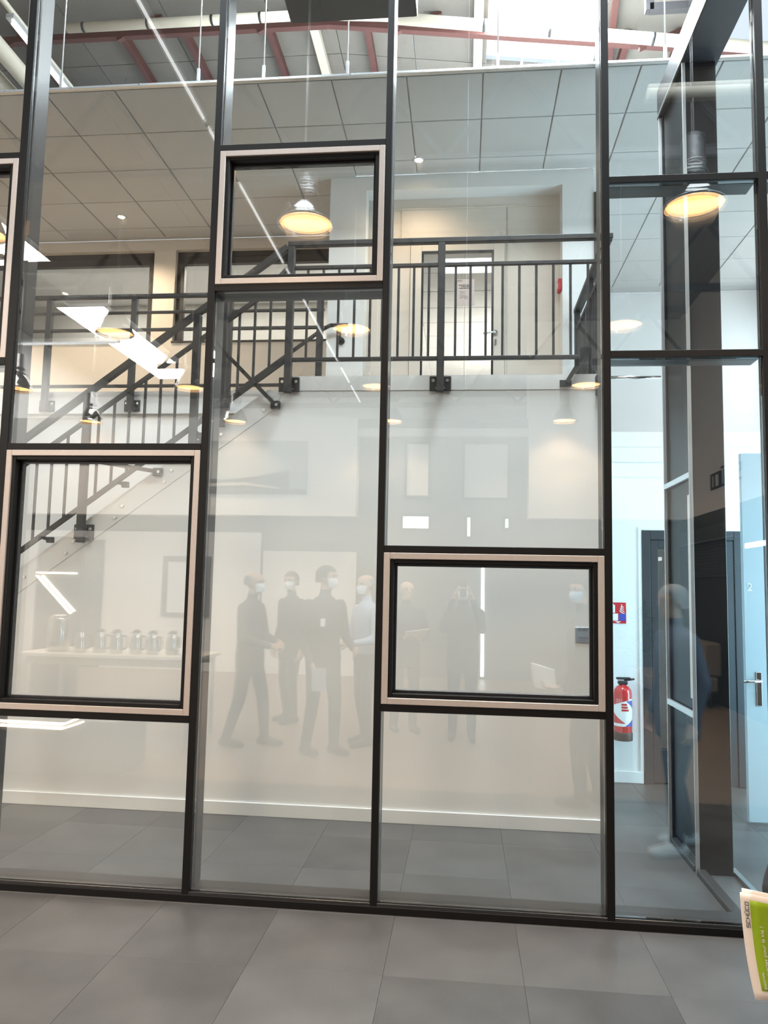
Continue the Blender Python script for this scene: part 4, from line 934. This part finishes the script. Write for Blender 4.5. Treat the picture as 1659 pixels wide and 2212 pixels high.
    bm = bmesh.new(); bm.from_mesh(me1); bm.from_mesh(me2); me = bpy.data.meshes.new('body'); bm.to_mesh(me); bm.free()
    bpy.data.meshes.remove(me1); bpy.data.meshes.remove(me2)
    names = []
    for sgm in segs:
        if sgm[4] not in names: names.append(sgm[4])
    me.materials.clear()
    for nme in names: me.materials.append(MATS[nme])
    nf = len(me.polygons); C_ = np.empty(nf*3); me.polygons.foreach_get('center', C_); C_ = C_.reshape(-1, 3)
    best = np.full(nf, 1e9); idx = np.zeros(nf, dtype=np.int32)
    for a, b, ra, rb, m in segs:
        a_ = np.array(a); d_ = np.array(b-a); L2 = max(d_ @ d_, 1e-9); t = np.clip((C_-a_) @ d_/L2, 0, 1)
        ds = np.linalg.norm(C_-a_-t[:, None]*d_, axis=1)-(ra+(rb-ra)*t)
        k = ds < best; best[k] = ds[k]; idx[k] = names.index(m)
    me.polygons.foreach_set('material_index', idx); me.polygons.foreach_set('use_smooth', np.ones(nf, dtype=bool)); me.update()
    ob = bpy.data.objects.new('body', me); COL.objects.link(ob); ob.parent = root
    # eyes
    for s_ in (-1, 1):
        e = MB().ball(H((s_*.032, .093, .022)), .010, 10, 6).build('eye', 'rubber_black'); e.parent = root
    # hair
    q = MB(); n, m_ = 20, 8; vs = []; fs = []
    zmin = {'short': -.03, 'bald': -.02, 'long': -.05}[hairstyle]
    for jx in range(m_+1):
        for i in range(n):
            az = 2*PI*i/n; fr = math.sin(az)            # +1 front
            low = (.058 if fr > .35 else (.0 if fr > -.3 else zmin-.015)) if hairstyle != 'bald' else (.075 if fr > .1 else zmin)
            hi = .122 if hairstyle != 'bald' else .075
            z = low+(hi-low)*(jx/m_)
            rr = math.sqrt(max(.0, 1-((z-.03)/.096)**2)) if z > .03 else 1.0
            if hairstyle == 'bald': rr = min(rr, 1.0)
            vs.append(H((.0885*rr*math.cos(az)*(1 if z > -.0 else .94), -.004+.108*rr*math.sin(az)*(1 if fr < 0 else .97), z)))
    fs = [(jx*n+i, jx*n+(i+1)%n, (jx+1)*n+(i+1)%n, (jx+1)*n+i) for jx in range(m_) for i in range(n)]
    if hairstyle != 'bald': fs.append(tuple(m_*n+i for i in range(n)))
    q.add(vs, fs, True); h = q.build('hair', hair); h.parent = root
    if mask:
        q = MB(); vs = []
        for jx in range(6):
            z = -.090+.088*jx/5
            for i in range(13):
                a = -1.25+2.5*i/12
                dp = .088+.020*math.sin(PI*jx/5)*math.cos(a)**2
                vs.append(H(((.050+.022*min(1, jx/3.5))*math.sin(a), .022+dp*math.cos(a)*.92, z)))
        q.add(vs, [(jx*13+i, jx*13+i+1, (jx+1)*13+i+1, (jx+1)*13+i) for jx in range(5) for i in range(12)], True)
        mk = q.build('face_mask', mask); mk.parent = root
    root.scale = (scale,)*3
    return root
mat('skin_light', (0.56, 0.36, 0.27), .5, var=.05, scale=20)
mat('skin_warm', (0.48, 0.29, 0.20), .5, var=.05, scale=20)
mat('hair_dark', (0.02, 0.016, 0.014), .55, var=.2, scale=60)
mat('hair_brown', (0.05, 0.032, 0.022), .55, var=.2, scale=60)
mat('hair_grey', (0.22, 0.21, 0.20), .55, var=.15, scale=60)
mat('suit_dark', (0.022, 0.024, 0.030), .75, var=.12, scale=30)
mat('suit_navy', (0.020, 0.026, 0.045), .75, var=.12, scale=30)
mat('jacket_brown', (0.075, 0.060, 0.050), .8, var=.12, scale=30)
mat('shirt_blue', (0.42, 0.52, 0.66), .7, var=.05, scale=20)
mat('sweater_slate', (0.075, 0.095, 0.14), .85, var=.1, scale=40)
mat('trousers_dark', (0.025, 0.026, 0.030), .8, var=.1, scale=30)
mat('jeans_navy', (0.014, 0.022, 0.045), .8, var=.15, scale=40)
mat('shoe_black', (0.012, 0.012, 0.012), .35, var=.1)
mat('sneaker_grey', (0.42, 0.46, 0.48), .6, var=.1)
mat('collar_lime', (0.45, 0.62, 0.10), .7, var=.05)
mat('mask_white', (0.75, 0.77, 0.80), .7, var=.03)
mat('mask_blue', (0.42, 0.60, 0.74), .7, var=.03)
PH = -PI/2
# arms: key -> (elbow, wrist, finger direction, palm-closing direction)
fold = {'R': ((.25, .04, 1.10), (.12, .26, 1.05), (-.6, .6, .1), (-.3, -.4, -.6)), 'L': ((-.25, .04, 1.10), (-.10, .28, 1.02), (.6, .6, .1), (.3, -.4, -.6))}
hold = {'R': ((.25, .02, 1.10), (.16, .27, 1.00), (-.2, .9, .1), (-.9, 0, -.2)), 'L': ((-.27, -.03, 1.12), (-.27, .07, .88), (0, .2, -1), (1, .2, 0))}
person('bald masked person in a brown jacket with both hands held in front', (-2.22, -3.86, 0), PH+.2, 'jacket_brown', 'trousers_dark', 'shoe_black', 'skin_warm', 'hair_grey', 'bald', 'mask_white', fold, 0, .16, scale=1.02)
person('person in a dark suit turned away, beyond the others', (-2.12, -5.35, 0), PH+2.3, 'suit_dark', 'trousers_dark', 'shoe_black', 'skin_light', 'hair_brown', 'short', 'mask_white', None, -.4, .03, scale=1.04)
p3 = person('person in a dark suit with a badge, holding a grey folder at the hip', (-1.40, -3.63, 0), PH+.75, 'suit_dark', 'trousers_dark', 'shoe_black', 'skin_light', 'hair_dark', 'short', 'mask_white', {'R': ((.26, .0, 1.10), (.20, .22, .98), (-.3, .9, 0), (-.9, -.2, 0)), 'L': ((-.26, -.02, 1.10), (-.22, .12, .86), (.1, .4, -.9), (1, .2, 0))}, -.5, .08, scale=1.06)
b = MB().bbox(-.14, -.085, .128, .131, 1.20, 1.275, .001).build('badge', 'sign_white'); b.parent = p3
person('masked person in a pale blue shirt and dark trousers', (-1.03, -4.16, 0), PH+2.5, 'shirt_blue', 'trousers_dark', 'shoe_black', 'skin_light', 'hair_grey', 'bald', 'mask_white', fold, -.2, .05, jacket=False, scale=1.02)
person('person in dark clothes reading papers behind the blue shirt', (-.68, -5.05, 0), PH+1.2, 'suit_navy', 'trousers_dark', 'shoe_black', 'skin_light', 'hair_grey', 'bald', None, {'R': ((.25, .04, 1.10), (.10, .30, 1.10), (-.2, .9, .1), (-.4, 0, .8)), 'L': ((-.25, .04, 1.10), (-.10, .30, 1.10), (.2, .9, .1), (.4, 0, .8))}, 0, .04, scale=.99)
person('person in black with a pale blue mask holding the green brochure', (.985, -2.20, 0), PI/2+.35, 'suit_dark', 'trousers_dark', 'shoe_black', 'skin_light', 'hair_dark', 'short', 'mask_blue', {'R': ((.28, -.02, 1.12), (.30, .08, .88), (0, .2, -1), (-1, .2, 0)), 'L': ((-.27, .02, 1.13), (-.045, .222, .872), (.25, .97, -.02), (.3, -.2, .9))}, -.9, .05, scale=1.01)
person('person in a slate sweater with lime collar, navy jeans and grey sneakers', (1.42, -1.22, 0), PI/2-.25, 'sweater_slate', 'jeans_navy', 'sneaker_grey', 'skin_warm', 'hair_grey', 'short', None, None, .1, .10, scale=.975, collar='collar_lime')
person('person in dark clothes raising a phone to take the picture', (0.0, -4.62, 0), 0, 'suit_dark', 'jeans_navy', 'shoe_black', 'skin_light', 'hair_brown', 'short', 'mask_white', {'R': ((.215, .12, 1.22), (.10, .40, 1.58), (-.35, .2, .9), (-.8, .2, 0)), 'L': ((-.215, .12, 1.22), (-.10, .40, 1.58), (.35, .2, .9), (.8, .2, 0))}, 0, .03, scale=1.0)
ph = thing('phone', (0, -4.19, 1.62), 'dark phone held up by the photographer', 'phone')
MB().bbox(-.036, .036, -4.196, -4.188, 1.58, 1.73, .003).build('body', 'rubber_black', ph)
MB().bbox(-.032, -.004, -4.188, -4.185, 1.69, 1.725, .001).build('camera_bump', 'anthracite', ph)
fo = tag(MB().bbox(-1.45, -1.31, -3.315, -3.305, .66, .88, .002).build('folder', 'plaque_grey', at=(-1.38, -3.31, .66)), 'grey folder held at the hip of the suited person', 'folder')
pa = tag(MB().bar((-.66, -4.60, 1.13), (-.40, -4.66, 1.17), .21, .006, (.1, -.5, 1)).build('paper_sheets', 'paper_white', at=(-.53, -4.63, 1.15)), 'white papers held open by the reading person', 'papers')

# =================================================================== GREEN BROCHURE at the right edge
br = thing('brochure', (.66, -2.38, .97), 'white and green folded brochure held at the right edge of the picture', 'brochure')
BO = Vector((.572, -2.405, 1.062)); ex_ = Vector((.93, .33, -.24)).normalized(); dn = Vector((.035, 0, -1)).normalized(); bn = ex_.cross(dn).normalized()
W_, H_ = .21, .205
def bpt(u, v, off=0.0):       # curled sheet: lower edge bends to the right
    p = BO+ex_*u+dn*v+ex_*(.022*max(v/H_, 0)**2.2)*(1-.3*u/W_)+Vector((0, 0, 1))*(.012*(v/H_)**2*(u/W_))
    return p-bn*off if bn.y > 0 else p+bn*off
def sheet(u0, u1, v0, v1, off, m, name, th=.0012, nu=8, nv=14, par=br):
    q = MB(); vs = []
    for o_ in (off, off-th):
        for jv in range(nv+1):
            for iu in range(nu+1): vs.append(bpt(u0+(u1-u0)*iu/nu, v0+(v1-v0)*jv/nv, o_))
    k = (nu+1)*(nv+1); fs = []
    for jv in range(nv):
        for iu in range(nu):
            a = jv*(nu+1)+iu; fs.append((a, a+1, a+nu+2, a+nu+1)); fs.append((k+a, k+a+nu+1, k+a+nu+2, k+a+1))
    ring = [i for i in range(nu+1)]+[(j+1)*(nu+1)+nu for j in range(nv)]+[nv*(nu+1)+i for i in range(nu-1, -1, -1)]+[j*(nu+1) for j in range(nv-1, 0, -1)]
    for a, b in zip(ring, ring[1:]+ring[:1]): fs.append((a, b, k+b, k+a))
    q.add(vs, fs, True); return q.build(name, m, par)
sheet(0, W_, 0, H_, 0, 'paper_white', 'cover')
sheet(.008, W_, -.008, H_-.004, -.004, 'paper_white', 'inner_page')
gp = sheet(.022, W_-.002, .012, H_-.018, .0012, 'brochure_green', 'green_panel', .001)
def wrap_text(nm, body, u, v, size, m, logo_h=None):
    """text running upwards along the cover (reading direction = -v), following the curl"""
    if logo_h:
        me = logo((0,0,0), (1,0,0), (0,1,0), logo_h, .0004).mesh(nm, m)
    else:
        cu_ = bpy.data.curves.new(nm, 'FONT'); cu_.body = body; cu_.size = size; cu_.resolution_u = 3; cu_.extrude = .0002
        tmp = bpy.data.objects.new(nm, cu_); COL.objects.link(tmp); dg = bpy.context.evaluated_depsgraph_get(); me = bpy.data.meshes.new_from_object(tmp.evaluated_get(dg)); bpy.data.objects.remove(tmp)
        me.materials.clear(); me.materials.append(MATS[m])
    base = wloc(br)
    for vt in me.vertices:
        x, y, z = vt.co; vt.co = bpt(u-y, v-x, .0026+z)-base
    o = bpy.data.objects.new(nm, me); COL.objects.link(o); o.parent = br; return o
wrap_text('logo_mark', '', .0165, .066, 0, 'ink_black', .0085)
wrap_text('slogan', 'menuiseries pour la vie !', .048, .183, .0125, 'sign_white')
wrap_text('small_print', 'Ensemble,', .034, .183, .0085, 'sign_white')
